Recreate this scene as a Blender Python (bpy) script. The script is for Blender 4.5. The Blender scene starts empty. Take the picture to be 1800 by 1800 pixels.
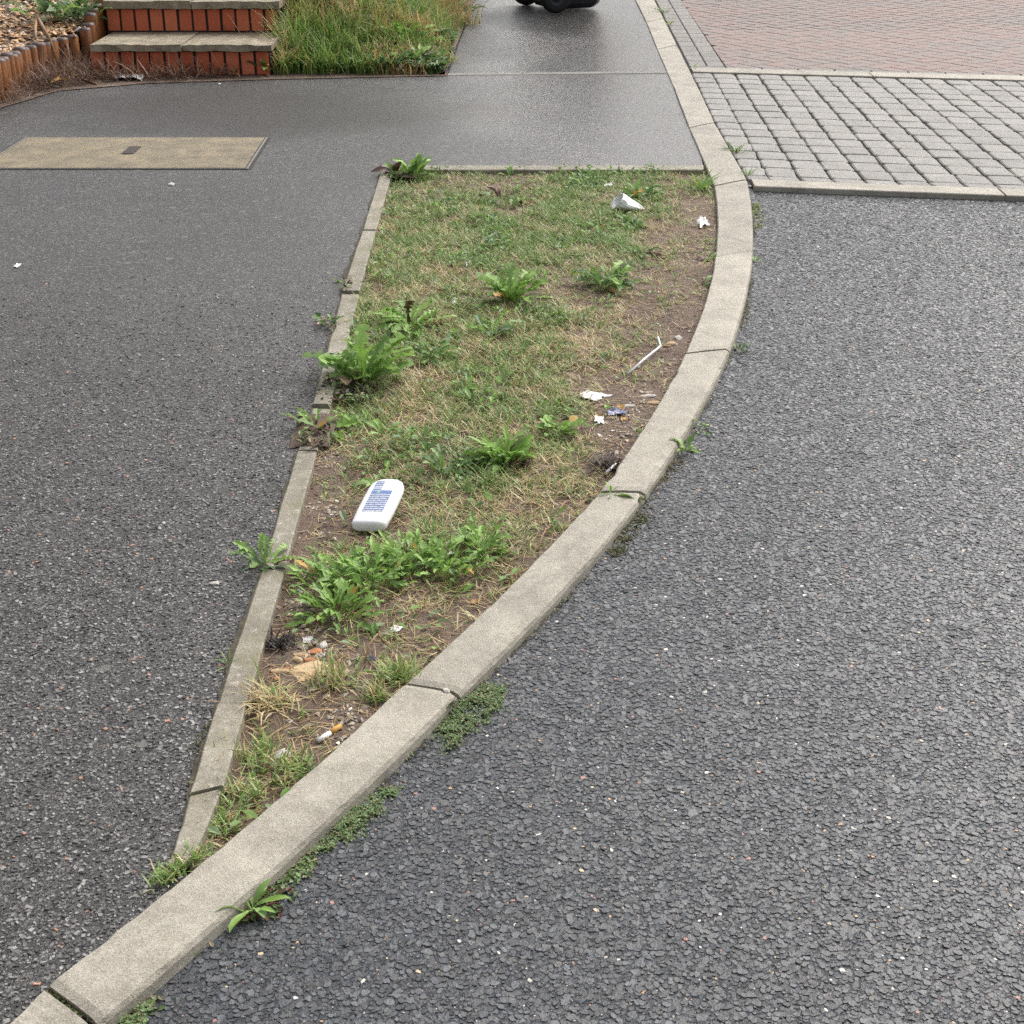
import bpy, bmesh, math, random
import numpy as np
from mathutils import Vector, Matrix, noise
from mathutils.geometry import tessellate_polygon

R = math.radians
random.seed(11); rng = np.random.default_rng(11)
SC = bpy.context.scene
COL = SC.collection

# ------------------------------------------------------------------ camera
CAM_H = 1.30
PITCH = R(25.0)
FPX = 2333.0            # focal length in pixels of the 1800 px wide picture
cam = bpy.data.cameras.new('camera')
cam.sensor_width = 36.0
cam.lens = FPX / 1600.0 * 36.0      # the picture inside the white border is 1600 px wide
cam.clip_start = 0.05; cam.clip_end = 1000.0
cam_o = bpy.data.objects.new('camera', cam); COL.objects.link(cam_o)
cam_o.location = (0, 0, CAM_H)
cam_o.rotation_euler = (math.pi/2 - PITCH, 0, 0)
SC.camera = cam_o

# ------------------------------------------------------------------ light: bright overcast
SUN_EL, SUN_AZ = R(48), R(38)      # azimuth from +Y (straight ahead) towards +X (right)
world = bpy.data.worlds.new('World'); SC.world = world
world.use_nodes = True
wn = world.node_tree; wn.nodes.clear()
sky = wn.nodes.new('ShaderNodeTexSky'); sky.sky_type = 'NISHITA'
sky.sun_disc = False; sky.sun_elevation = SUN_EL; sky.sun_rotation = SUN_AZ
sky.air_density = 1.0; sky.dust_density = 6.0; sky.ozone_density = 1.0
hsv = wn.nodes.new('ShaderNodeHueSaturation'); hsv.inputs['Saturation'].default_value = 0.32
bg = wn.nodes.new('ShaderNodeBackground'); bg.inputs['Strength'].default_value = 0.12
wo = wn.nodes.new('ShaderNodeOutputWorld')
wn.links.new(sky.outputs[0], hsv.inputs['Color']); wn.links.new(hsv.outputs[0], bg.inputs['Color'])
wn.links.new(bg.outputs[0], wo.inputs['Surface'])
sun = bpy.data.lights.new('sun', 'SUN'); sun.energy = .8; sun.angle = R(40); sun.color = (1.0, 0.96, 0.9)
sun_o = bpy.data.objects.new('sun', sun); COL.objects.link(sun_o)
sun_o.rotation_euler = (math.pi/2 - SUN_EL, 0, -SUN_AZ + math.pi)
sun_o.rotation_euler = Vector((-math.sin(SUN_AZ)*math.cos(SUN_EL), -math.cos(SUN_AZ)*math.cos(SUN_EL), -math.sin(SUN_EL))).to_track_quat('-Z', 'Y').to_euler()
sun_o.location = (10, 10, 20)
SC.view_settings.view_transform = 'Standard'
SC.view_settings.look = 'None'
SC.view_settings.exposure = 0.9
SC.view_settings.gamma = 1.0
SC.cycles.use_denoising = False

# ------------------------------------------------------------------ helpers
def at(px, py, z=0.0):
    """point of the place at height z that the photograph shows at pixel (px, py)"""
    xc, yc = (px-900.0)/FPX, (900.0-py)/FPX
    d = Vector((xc, math.cos(PITCH)+yc*math.sin(PITCH), -math.sin(PITCH)+yc*math.cos(PITCH)))
    return Vector((0, 0, CAM_H)) + d*((CAM_H-z)/(-d.z))

def obj(name, mesh, parent=None, loc=None, rot=None, scale=None):
    o = bpy.data.objects.new(name, mesh); COL.objects.link(o)
    if parent is not None: o.parent = parent
    if loc is not None: o.location = loc
    if rot is not None: o.rotation_euler = rot
    if scale is not None: o.scale = scale if hasattr(scale, '__len__') else (scale,)*3
    return o

def tag(o, label=None, cat=None, group=None, kind=None):
    if label: o['label'] = label
    if cat: o['category'] = cat
    if group: o['group'] = group
    if kind: o['kind'] = kind
    return o

def empty(name, loc, rz=0.0):
    o = obj(name, None, loc=loc, rot=(0, 0, rz)); o.empty_display_size = 0.1
    return o

def mesh(name, v, f, mat=None, smooth=False):
    m = bpy.data.meshes.new(name); m.from_pydata([tuple(p) for p in v], [], f)
    if mat: m.materials.append(mat)
    if smooth:
        m.polygons.foreach_set('use_smooth', [True]*len(m.polygons))
    m.update(); return m

def from_arrays(name, V, F, mat, colors=None, smooth=False):
    """V (n,3); F (m,k) with one k"""
    m = bpy.data.meshes.new(name)
    k = F.shape[1]
    m.vertices.add(len(V)); m.vertices.foreach_set('co', V.astype(np.float32).ravel())
    m.loops.add(F.size); m.loops.foreach_set('vertex_index', F.astype(np.int32).ravel())
    m.polygons.add(len(F)); m.polygons.foreach_set('loop_start', np.arange(0, F.size, k, dtype=np.int32))
    m.polygons.foreach_set('use_smooth', np.full(len(F), smooth, dtype=bool))
    m.update(calc_edges=True)
    if colors is not None:
        a = m.color_attributes.new('tint', 'FLOAT_COLOR', 'POINT')
        c = np.ones((len(V), 4), dtype=np.float32); c[:, :3] = colors
        a.data.foreach_set('color', c.ravel())
    m.materials.append(mat)
    m.validate()
    return m

def rounded_block(name, sx, sy, sz, bev, mat, corner=0.0, jit=0.0, shear=0.0, seed=0, dome=0.0):
    """block of sx*sy*sz, base at z=0, chamfered top, optionally clipped corners"""
    rnd = random.Random(seed)
    hx, hy = sx/2, sy/2
    c = max(corner, 1e-4)
    out = [(-hx+c, -hy), (hx-c, -hy), (hx, -hy+c), (hx, hy-c), (hx-c, hy), (-hx+c, hy), (-hx, hy-c), (-hx, -hy+c)] if corner > 0 else [(-hx, -hy), (hx, -hy), (hx, hy), (-hx, hy)]
    out = [(x+rnd.uniform(-jit, jit), y+rnd.uniform(-jit, jit)) for x, y in out]
    n = len(out); v = []; f = []
    for x, y in out: v.append((x, y, 0))
    for x, y in out: v.append((x, y, sz-bev*0.8))
    for x, y in out:
        l = math.hypot(x, y)
        v.append((x - math.copysign(min(bev, abs(x)*.5), x), y - math.copysign(min(bev, abs(y)*.5), y), sz + rnd.uniform(-jit, jit)*.3))
    v.append((0, 0, sz+dome))
    for r in (0, 1):
        for i in range(n):
            j = (i+1) % n
            f.append((r*n+i, r*n+j, (r+1)*n+j, (r+1)*n+i))
    for i in range(n): f.append((2*n+i, 2*n+(i+1) % n, 3*n))
    v = [(x + y*shear, y, z) for x, y, z in v]
    return mesh(name, v, f, mat)

def box_mesh(name, x0, x1, y0, y1, z0, z1, mat, bev=0.0):
    bm = bmesh.new()
    bmesh.ops.create_cube(bm, size=1.0)
    for q in bm.verts:
        q.co = Vector(((x0+x1)/2+q.co.x*(x1-x0), (y0+y1)/2+q.co.y*(y1-y0), (z0+z1)/2+q.co.z*(z1-z0)))
    if bev: bmesh.ops.bevel(bm, geom=bm.edges[:], offset=bev, segments=2, affect='EDGES', profile=0.6)
    m = bpy.data.meshes.new(name); bm.to_mesh(m); bm.free(); m.materials.append(mat); return m

def tube(name, pts, radii, mat, n=6, cap=True):
    v, f = [], []
    P = [Vector(p) for p in pts]
    for i, p in enumerate(P):
        t = (P[min(i+1, len(P)-1)] - P[max(i-1, 0)]).normalized()
        a = t.orthogonal().normalized() if abs(t.z) > .95 else t.cross(Vector((0, 0, 1))).normalized()
        b = t.cross(a)
        r = radii[i] if hasattr(radii, '__len__') else radii
        for k in range(n):
            w = 2*math.pi*k/n
            v.append(p + a*math.cos(w)*r + b*math.sin(w)*r)
    for i in range(len(P)-1):
        for k in range(n):
            f.append((i*n+k, i*n+(k+1) % n, (i+1)*n+(k+1) % n, (i+1)*n+k))
    if cap:
        f.append(tuple(range(n-1, -1, -1))); f.append(tuple(range((len(P)-1)*n, len(P)*n)))
    return mesh(name, v, f, mat, smooth=True)

def polygon_sheet(name, pts, z, mat):
    tri = tessellate_polygon([[Vector((p[0], p[1], 0)) for p in pts]])
    v = [(p[0], p[1], z) for p in pts]
    fs = []
    for t in tri:
        a, b, c = (Vector(v[i]) for i in t)
        fs.append(tuple(t) if (b-a).cross(c-a).z > 0 else tuple(reversed(t)))
    return mesh(name, v, fs, mat)

def resample(pts, n):
    pts = [Vector(p) for p in pts]
    L = [0]
    for a, b in zip(pts, pts[1:]): L.append(L[-1]+(b-a).length)
    out = []
    for k in range(n):
        s = L[-1]*k/(n-1)
        i = max(0, min(len(pts)-2, next((j for j in range(len(pts)-1) if L[j+1] >= s-1e-9), len(pts)-2)))
        t = (s-L[i])/max(L[i+1]-L[i], 1e-9)
        out.append(pts[i].lerp(pts[i+1], t))
    return out

def fit(pts, n, deg=2):
    """n points on a smooth curve through the measured points"""
    P = np.array([[p[0], p[1]] for p in pts]); s = np.r_[0, np.cumsum(np.linalg.norm(np.diff(P, axis=0), axis=1))]; s /= s[-1]
    deg = min(deg, len(P)-1)
    w = np.ones(len(P)); w[0] = w[-1] = 6
    cx, cy = np.polyfit(s, P[:, 0], deg, w=w), np.polyfit(s, P[:, 1], deg, w=w)
    t = np.linspace(0, 1, n); X, Y = np.polyval(cx, t), np.polyval(cy, t)
    X += (1-t)*(P[0, 0]-X[0]) + t*(P[-1, 0]-X[-1]); Y += (1-t)*(P[0, 1]-Y[0]) + t*(P[-1, 1]-Y[-1])
    return [Vector((x, y, 0)) for x, y in zip(X, Y)]

def inside(poly, X, Y):
    res = np.zeros(X.shape, dtype=bool); n = len(poly)
    for i in range(n):
        x1, y1 = poly[i][0], poly[i][1]; x2, y2 = poly[(i+1) % n][0], poly[(i+1) % n][1]
        c = ((y1 > Y) != (y2 > Y)) & (X < (x2-x1)*(Y-y1)/((y2-y1) if y2 != y1 else 1e-12)+x1)
        res ^= c
    return res

# ------------------------------------------------------------------ materials
M = {}
class NT:
    def __init__(s, name):
        s.m = bpy.data.materials.new(name); s.m.use_nodes = True
        s.t = s.m.node_tree; s.t.nodes.clear()
        s.out = s.n('ShaderNodeOutputMaterial'); s.b = s.n('ShaderNodeBsdfPrincipled')
        s.l(s.b.outputs[0], s.out.inputs['Surface'])
        g = s.n('ShaderNodeNewGeometry'); s.pos = g.outputs['Position']; s.geo = g
    def n(s, t): return s.t.nodes.new(t)
    def l(s, a, b): s.t.links.new(a, b)
    def put(s, inp, v):
        if hasattr(v, 'is_output') or isinstance(v, bpy.types.NodeSocket): s.l(v, inp)
        else: inp.default_value = v
    def noise(s, scale, detail=4, rough=.55, vec=None, out='Fac', dist=0):
        x = s.n('ShaderNodeTexNoise'); x.inputs['Scale'].default_value = scale; x.inputs['Detail'].default_value = detail
        x.inputs['Roughness'].default_value = rough; x.inputs['Distortion'].default_value = dist
        s.l(vec or s.pos, x.inputs['Vector']); return x.outputs[out]
    def vor(s, scale, feature='F1', vec=None, rand=1.0, dim='2D'):
        x = s.n('ShaderNodeTexVoronoi'); x.voronoi_dimensions = dim; x.feature = feature
        x.inputs['Scale'].default_value = scale; x.inputs['Randomness'].default_value = rand
        s.l(vec or s.pos, x.inputs['Vector']); return x
    def math(s, op, a, b=None, c=None, clamp=False):
        x = s.n('ShaderNodeMath'); x.operation = op; x.use_clamp = clamp
        for i, v in enumerate((a, b, c)):
            if v is not None: s.put(x.inputs[i], v)
        return x.outputs[0]
    def vmath(s, op, a, b=None):
        x = s.n('ShaderNodeVectorMath'); x.operation = op
        s.put(x.inputs[0], a)
        if b is not None: s.put(x.inputs[1], b)
        return x.outputs['Value'] if op in ('DOT_PRODUCT', 'LENGTH', 'DISTANCE') else x.outputs['Vector']
    def ramp(s, fac, stops, mode='LINEAR'):
        x = s.n('ShaderNodeValToRGB'); x.color_ramp.interpolation = mode
        e = x.color_ramp.elements
        while len(e) < len(stops): e.new(0.5)
        for i, (p, c) in enumerate(stops):
            e[i].position = p; e[i].color = (c, c, c, 1) if not hasattr(c, '__len__') else (*c, 1)
        s.l(fac, x.inputs[0]); return x.outputs[0]
    def mix(s, fac, a, b, mode='MIX'):
        x = s.n('ShaderNodeMix'); x.data_type = 'RGBA'; x.blend_type = mode
        s.put(x.inputs[0], fac)
        for i, v in ((6, a), (7, b)):
            if hasattr(v, '__len__') and not isinstance(v, bpy.types.NodeSocket): v = (*v[:3], 1)
            s.put(x.inputs[i], v)
        return x.outputs[2]
    def mrange(s, v, a, b, c=0, d=1, smooth=False):
        x = s.n('ShaderNodeMapRange'); x.interpolation_type = 'SMOOTHSTEP' if smooth else 'LINEAR'
        s.put(x.inputs[0], v)
        for i, q in enumerate((a, b, c, d)): x.inputs[i+1].default_value = q
        return x.outputs[0]
    def sep(s, v):
        x = s.n('ShaderNodeSeparateColor'); s.l(v, x.inputs[0]); return x.outputs
    def bump(s, h, dist=.01, strength=1.0, normal=None):
        x = s.n('ShaderNodeBump'); x.inputs['Distance'].default_value = dist; x.inputs['Strength'].default_value = strength
        s.l(h, x.inputs['Height'])
        if normal: s.l(normal, x.inputs['Normal'])
        return x.outputs[0]
    def done(s, color=None, rough=.6, normal=None, spec=.5):
        if color is not None:
            if hasattr(color, '__len__') and not isinstance(color, bpy.types.NodeSocket): color = (*color[:3], 1)
            s.put(s.b.inputs['Base Color'], color)
        s.put(s.b.inputs['Roughness'], rough); s.put(s.b.inputs['Specular IOR Level'], spec)
        if normal: s.l(normal, s.b.inputs['Normal'])
        return s.m

def asphalt(name, scale, lo, hi, tint, chips, dry, wet, chip_share, relief, wet_mask, spots=0.0, blotch=(.82, 1.14), power=1.0, binder=(.02, .02, .021), cover=.0, stain_or_reflection=None, film_bump=.42):
    """flat-topped stones of three sizes pressed into binder; each has its own shade, size and tilt; rain water smooths part of it"""
    t = NT(name)
    wob = t.n('ShaderNodeTexNoise'); wob.inputs['Scale'].default_value = scale*1.6; wob.inputs['Detail'].default_value = 3; wob.inputs['Roughness'].default_value = .65
    t.l(t.pos, wob.inputs['Vector'])
    wv = t.vmath('SUBTRACT', wob.outputs['Color'], (.5, .5, .5))
    def layer(sc, r0, r1, shift):
        p = t.vmath('ADD', t.vmath('ADD', t.pos, (shift, shift*.7, 0)), t.vmath('MULTIPLY', wv, (1.1/sc,)*3))
        v = t.vor(sc, vec=p); c = t.sep(v.outputs['Color'])
        r = t.mrange(c[2], 0, 1, r0, r1)
        k = t.math('DIVIDE', t.math('SUBTRACT', r, v.outputs['Distance']), .13, clamp=True)
        d = t.vmath('SUBTRACT', p, v.outputs['Position'])
        tilt = t.math('MULTIPLY', t.vmath('DOT_PRODUCT', d, t.vmath('SUBTRACT', v.outputs['Color'], (.5, .5, .5))), sc*1.2)
        return k, c, tilt
    kA, cA, tA = layer(scale, .22+cover, .66+cover, 0)
    kB, cB, tB = layer(scale*1.75, .25+cover, .60+cover, 3.1)
    kC, cC, tC = layer(scale*3.4, .35, .70, 7.7)
    isA = t.math('GREATER_THAN', kA, .15); isB = t.math('GREATER_THAN', kB, .15)
    def pick3(a, b, c): return t.mix(isA, t.mix(isB, c, b), a)
    val = t.sep(pick3(cA[0], cB[0], cC[0]))[0]
    shade = t.mix(t.math('POWER', val, power), lo, hi)
    col = t.mix(t.math('MULTIPLY', cA[1], .8), shade, tint, 'MULTIPLY')
    chip = t.math('MULTIPLY', t.math('MULTIPLY', t.math('GREATER_THAN', cB[1], 1-chip_share), isB), t.math('SUBTRACT', 1.0, isA))
    chip = t.math('MAXIMUM', chip, t.math('MULTIPLY', t.math('MULTIPLY', t.math('GREATER_THAN', cC[1], 1-chip_share*.8), t.math('SUBTRACT', 1.0, isB)), t.math('SUBTRACT', 1.0, isA)))
    kind = t.math('FRACT', t.math('MULTIPLY', t.math('ADD', cB[1], cC[1]), 997.0))
    col = t.mix(chip, col, t.ramp(kind, chips, 'CONSTANT'))
    body = t.math('MAXIMUM', t.math('MAXIMUM', kA, kB), t.math('MULTIPLY', kC, .8))
    col = t.mix(t.mrange(body, 0, .7), binder, col)
    bl = t.math('MULTIPLY', t.mrange(t.noise(1.3, 6, .65), .3, .7, blotch[0], blotch[1]), t.mrange(t.noise(9, 4, .6), .3, .7, .90, 1.08))
    grey = t.n('ShaderNodeCombineColor')
    for i in range(3): t.l(bl, grey.inputs[i])
    col = t.mix(1.0, col, grey.outputs[0], 'MULTIPLY')
    if spots:      # pale lichen and trodden gum
        sv_ = t.vor(7.5, vec=t.vmath('ADD', t.pos, t.vmath('MULTIPLY', wob.outputs['Color'], (.014, .014, 0))))
        sm = t.mrange(sv_.outputs['Distance'], .04, .12, 1, 0, True)
        sm = t.math('MULTIPLY', sm, t.math('GREATER_THAN', t.sep(sv_.outputs['Color'])[0], 1-spots))
        col = t.mix(t.math('MULTIPLY', sm, .5), col, (.26, .255, .22))
    film = wet_mask(t)
    if stain_or_reflection:      # dark reflection of the garden bank, painted into the footway colour
        d = t.vmath('MULTIPLY', t.vmath('SUBTRACT', t.pos, (stain_or_reflection[0], stain_or_reflection[1], 0)), (1/stain_or_reflection[2], 1/stain_or_reflection[3], 0))
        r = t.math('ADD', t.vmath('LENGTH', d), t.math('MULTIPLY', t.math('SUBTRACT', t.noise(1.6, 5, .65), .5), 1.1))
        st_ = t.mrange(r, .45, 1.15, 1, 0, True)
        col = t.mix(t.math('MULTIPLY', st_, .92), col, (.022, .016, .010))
    tl = t.math('ADD', t.math('MULTIPLY', tA, isA), t.math('MULTIPLY', t.math('MULTIPLY', tB, isB), t.math('SUBTRACT', 1.0, isA)))
    h = t.math('ADD', t.math('MAXIMUM', t.math('MAXIMUM', kA, t.math('MULTIPLY', kB, .85)), t.math('MULTIPLY', kC, .55)), t.math('MULTIPLY', tl, .8))
    h = t.math('ADD', h, t.math('MULTIPLY', wob.outputs['Fac'], .5))
    nrm = t.n('ShaderNodeBump'); nrm.inputs['Distance'].default_value = relief
    t.l(h, nrm.inputs['Height']); t.l(t.mrange(film, 0, 1, 1.0, film_bump), nrm.inputs['Strength'])
    rough = t.math('ADD', t.mrange(film, 0, 1, dry, wet), t.math('MULTIPLY', t.math('SUBTRACT', 1.0, body), .15))
    return t.done(col, rough, nrm.outputs[0], .5)

def film_footway(t):      # water lies where the footway dips towards the kerb
    x = t.n('ShaderNodeSeparateXYZ'); t.l(t.pos, x.inputs[0])
    q = t.math('ADD', x.outputs[0], t.math('MULTIPLY', t.math('SUBTRACT', t.noise(.9, 4), .5), 1.2))
    m = t.mrange(q, -1.1, .55, .0, 1, True)
    return t.math('MULTIPLY', m, t.mrange(x.outputs[1], 3.5, 5.5, .35, 1, True))
def film_road(t):
    x = t.n('ShaderNodeSeparateXYZ'); t.l(t.pos, x.inputs[0])
    q = t.math('ADD', x.outputs[0], t.math('MULTIPLY', t.math('SUBTRACT', t.noise(1.6, 4), .5), .7))
    return t.mrange(q, -.2, 1.2, .25, 1, True)

M['road'] = asphalt('road_asphalt', 105, (.013, .014, .016), (.085, .092, .102), (.80, .90, 1.0),
                    [(0, (.58, .55, .48)), (.34, (.50, .30, .16)), (.52, (.55, .43, .27)), (.68, (.36, .18, .13)), (.80, (.62, .60, .57))],
                    .50, .38, .03, .0050, film_road, binder=(.008, .008, .009), cover=.03, film_bump=.85)
_refl = at(600, 285, 0)
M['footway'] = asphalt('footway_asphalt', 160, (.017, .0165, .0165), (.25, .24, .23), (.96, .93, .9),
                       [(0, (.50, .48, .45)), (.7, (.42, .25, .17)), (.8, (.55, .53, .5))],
                       .50, .15, .03, .0030, film_footway, spots=.20, power=2.2, film_bump=.30, binder=(.012, .012, .012), stain_or_reflection=(_refl.x-.25, _refl.y+.1, 1.25, .8))

def concrete(name, base, dark, light, pit=.35, scale=1.0, green=.0, stain_or_reflection=.35):
    t = NT(name)
    n0 = t.noise(5.5, 6, .68, dist=.8); n1 = t.noise(7*scale, 7, .62); n2 = t.noise(60*scale, 5, .65); n3 = t.noise(480, 2, .6)
    col = t.mix(t.mrange(n1, .35, .68), dark, base)
    col = t.mix(t.mrange(n2, .45, .75, 0, .45), col, light)
    col = t.mix(t.mrange(n0, .5, .72, 0, stain_or_reflection), col, [c*.62 for c in dark])
    sp = t.vor(520, vec=t.pos, dim='3D'); cs = t.sep(sp.outputs['Color'])
    col = t.mix(t.math('MULTIPLY', t.math('GREATER_THAN', cs[0], .80), .3), col, light)
    col = t.mix(t.math('MULTIPLY', t.math('LESS_THAN', cs[1], .14), .35), col, [c*.42 for c in dark])
    spots = t.vor(30, vec=t.pos, dim='3D')
    so = t.mrange(spots.outputs['Distance'], .03, .13, 1, 0)
    so = t.math('MULTIPLY', so, t.math('GREATER_THAN', t.sep(spots.outputs['Color'])[0], .82))
    col = t.mix(t.math('MULTIPLY', so, .5), col, [c*.45 for c in dark])
    if green:
        g = t.mrange(t.noise(9, 5, .7), .50, .72, 0, green)
        col = t.mix(g, col, (.19, .175, .085))
        lw = t.mrange(t.noise(60, 4, .7), .60, .68, 0, .65)
        col = t.mix(lw, col, (.52, .51, .45))
        dk = t.mrange(t.noise(33, 4, .7), .62, .72, 0, .5)
        col = t.mix(dk, col, (.07, .065, .05))
    oi = t.n('ShaderNodeObjectInfo'); gg = t.n('ShaderNodeCombineColor'); rv = t.mrange(oi.outputs['Random'], 0, 1, .90, 1.07)
    for i in range(3): t.l(rv, gg.inputs[i])
    col = t.mix(1.0, col, gg.outputs[0], 'MULTIPLY')
    h = t.math('ADD', t.math('MULTIPLY', n2, .7), t.math('MULTIPLY', n3, pit))
    h = t.math('ADD', h, t.math('MULTIPLY', cs[2], .25))
    return t.done(col, .62, t.bump(h, .0032, .8), .35)
def aggregate(name, mask, dry, wet, bump):
    t = NT(name); a = t.n('ShaderNodeAttribute'); a.attribute_name = 'tint'
    n = t.noise(260, 4, .65)
    g = t.n('ShaderNodeCombineColor'); k = t.mrange(n, .3, .7, .75, 1.2)
    for i in range(3): t.l(k, g.inputs[i])
    return t.done(t.mix(1.0, a.outputs['Color'], g.outputs[0], 'MULTIPLY'), t.mrange(mask(t), 0, 1, dry, wet), t.bump(n, bump, .8), .5)
M['road_stone'] = aggregate('road_stone', film_road, .42, .27, .0016)
M['path_chip'] = aggregate('path_chip', film_footway, .55, .40, .0012)
M['kerb'] = concrete('kerb_concrete', (.415, .382, .312), (.285, .258, .208), (.55, .515, .44), stain_or_reflection=.62)
M['edging'] = concrete('edging_concrete', (.32, .29, .225), (.19, .168, .125), (.47, .44, .37), green=.75, stain_or_reflection=.5)
M['cover'] = concrete('cover_concrete', (.27, .215, .125), (.125, .10, .062), (.42, .37, .27), scale=1.6, pit=.9, stain_or_reflection=.6)
M['slab'] = concrete('tread_concrete', (.42, .345, .23), (.15, .125, .088), (.55, .49, .38), scale=2, green=.6, stain_or_reflection=.6)
M['sett'] = concrete('sett_concrete', (.30, .287, .264), (.215, .204, .186), (.43, .415, .385), scale=1.4, pit=.6)
M['grey_block'] = concrete('grey_block_concrete', (.235, .222, .20), (.17, .158, .142), (.34, .325, .30), scale=1.4, pit=.6)

def block_red():
    t = NT('red_block_concrete')
    oi = t.n('ShaderNodeObjectInfo'); 
    g = t.noise(.9, 4, .6); cell = t.noise(9, 2)
    r = t.math('ADD', t.math('ADD', t.math('MULTIPLY', g, .6), t.math('MULTIPLY', cell, .4)), t.math('MULTIPLY', t.math('SUBTRACT', oi.outputs['Random'], .5), .16))
    col = t.ramp(r, [(.32, (.16, .145, .135)), (.46, (.205, .158, .142)), (.56, (.235, .15, .128)), (.68, (.18, .155, .145))])
    n3 = t.noise(300, 3, .6)
    col = t.mix(t.mrange(n3, .4, .75, 0, .5), col, (.31, .28, .26))
    return t.done(col, .72, t.bump(t.math('ADD', n3, t.noise(40, 3)), .003, .7), .4)
M['red_block'] = block_red()

def brick_mat():
    t = NT('red_brick')
    oi = t.n('ShaderNodeObjectInfo')
    col = t.ramp(oi.outputs['Random'], [(0, (.52, .115, .050)), (.5, (.60, .15, .066)), (1, (.66, .19, .092))])
    col = t.mix(t.mrange(t.noise(38, 5, .65), .5, .8, 0, .5), col, (.44, .17, .10))
    col = t.mix(t.mrange(t.noise(11, 5, .65), .58, .75, 0, .55), col, (.14, .05, .03))
    return t.done(col, .6, t.bump(t.noise(160, 4, .7), .003, .6), .35)
M['brick'] = brick_mat()

def simple(name, col, rough=.6, var=.25, nscale=30, bump=.0, spec=.4, second=None):
    t = NT(name)
    n = t.noise(nscale, 5, .6)
    c2 = second or [c*(1-var) for c in col]
    c = t.mix(t.mrange(n, .35, .7), c2, col)
    return t.done(c, rough, t.bump(n, bump, .8) if bump else None, spec)
M['joint'] = simple('joint_dirt', (.050, .046, .039), .9, .5, 60, .004)
M['mortar'] = simple('dark_mortar', (.045, .038, .033), .9, .4, 80, .004)
M['bin'] = simple('bin_plastic', (.014, .015, .022), .42, .3, 120, .0008)
M['rubber'] = simple('tyre_rubber', (.012, .012, .013), .7, .3, 60)
M['hub'] = simple('hub_plastic', (.03, .035, .045), .45, .3, 60)
def dirty(name, base, rough, amount, bump):
    t = NT(name); n = t.noise(38, 6, .7); m = t.noise(160, 4, .7)
    c = t.mix(t.mrange(n, .50, .70, 0, amount), base, (.40, .35, .28))
    c = t.mix(t.mrange(m, .60, .72, 0, amount), c, (.22, .18, .14))
    return t.done(c, rough, t.bump(n, bump, .7), .4)
M['grey_plastic'] = dirty('grey_plastic', (.60, .61, .62), .45, .3, .001)
M['white_plastic'] = dirty('white_plastic', (.82, .82, .81), .35, .12, .0006)
M['paper'] = dirty('white_paper', (.80, .80, .79), .8, .25, .002)
M['blue_foil'] = simple('blue_wrapper', (.03, .04, .22), .3, .6, 90, .002, .6, second=(.35, .36, .45))
M['iron'] = simple('rusty_iron', (.05, .035, .028), .7, .5, 80, .003)
M['plaster'] = simple('cream_rubble', (.55, .40, .23), .85, .3, 90, .004)
M['terracotta'] = simple('orange_rubble', (.50, .22, .10), .85, .3, 90, .004)
M['pale_stone'] = simple('pale_rubble', (.55, .52, .47), .8, .25, 90, .004)
M['stem'] = simple('dry_stem', (.36, .22, .12), .7, .35, 60, .001)
M['charred'] = simple('black_fibre', (.012, .011, .012), .8, .3, 90)
M['cork'] = simple('cork_paper', (.60, .33, .08), .7, .25, 500)
M['moss'] = simple('moss', (.12, .14, .02), .9, .5, 120, .006)
M['tan_fragment'] = simple('tan_fragment', (.5, .3, .1), .7, .4, 90, .003)

def soil():
    t = NT('verge_soil')
    n1, n2, n3 = t.noise(6, 6, .65), t.noise(55, 6, .7), t.noise(260, 4, .7)
    col = t.ramp(n1, [(.3, (.105, .074, .056)), (.5, (.185, .134, .104)), (.7, (.26, .20, .157))])
    col = t.mix(t.mrange(n2, .4, .7, 0, .7), col, (.21, .15, .11))
    col = t.mix(t.mrange(n3, .55, .75, 0, .6), col, (.26, .20, .15))
    col = t.mix(t.mrange(n3, .3, .42, .6, 0), col, (.03, .022, .018))
    h = t.math('ADD', t.math('MULTIPLY', n2, .8), t.math('MULTIPLY', n3, .5))
    return t.done(col, .85, t.bump(h, .012, 1.0), .3)
M['soil'] = soil()

M['grime'] = simple('edge_dirt', (.095, .080, .050), .9, .6, 70, .006, second=(.035, .032, .022))

def foliage(name, use_attr=True, ramp=None, trans=.3, rough=.5):
    t = NT(name)
    if use_attr:
        a = t.n('ShaderNodeAttribute'); a.attribute_name = 'tint'; col = a.outputs['Color']
    else:
        oi = t.n('ShaderNodeObjectInfo'); col = t.ramp(oi.outputs['Random'], ramp)
        n = t.noise(70, 4, .6)
        col = t.mix(t.mrange(n, .4, .8, 0, .35), col, [min(1, c*1.5) for c in ramp[-1][1]])
    t.done(col, rough, None, .4)
    tr = t.n('ShaderNodeBsdfTranslucent'); t.l(col, tr.inputs['Color'])
    mx = t.n('ShaderNodeMixShader'); mx.inputs[0].default_value = trans
    t.l(t.b.outputs[0], mx.inputs[1]); t.l(tr.outputs[0], mx.inputs[2]); t.l(mx.outputs[0], t.out.inputs['Surface'])
    return t.m
M['grass'] = foliage('grass_blades')
M['small_leaves'] = foliage('small_leaves')
M['leaf_bright'] = foliage('bright_leaf', False, [(0, (.19, .33, .055)), (.5, (.25, .42, .085)), (1, (.34, .50, .16))])
M['leaf_mid'] = foliage('mid_leaf', False, [(0, (.12, .22, .05)), (.5, (.17, .30, .075)), (1, (.26, .38, .14))])
M['leaf_dark'] = foliage('dark_leaf', False, [(0, (.08, .15, .05)), (.5, (.115, .21, .075)), (1, (.19, .28, .14))])
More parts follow.
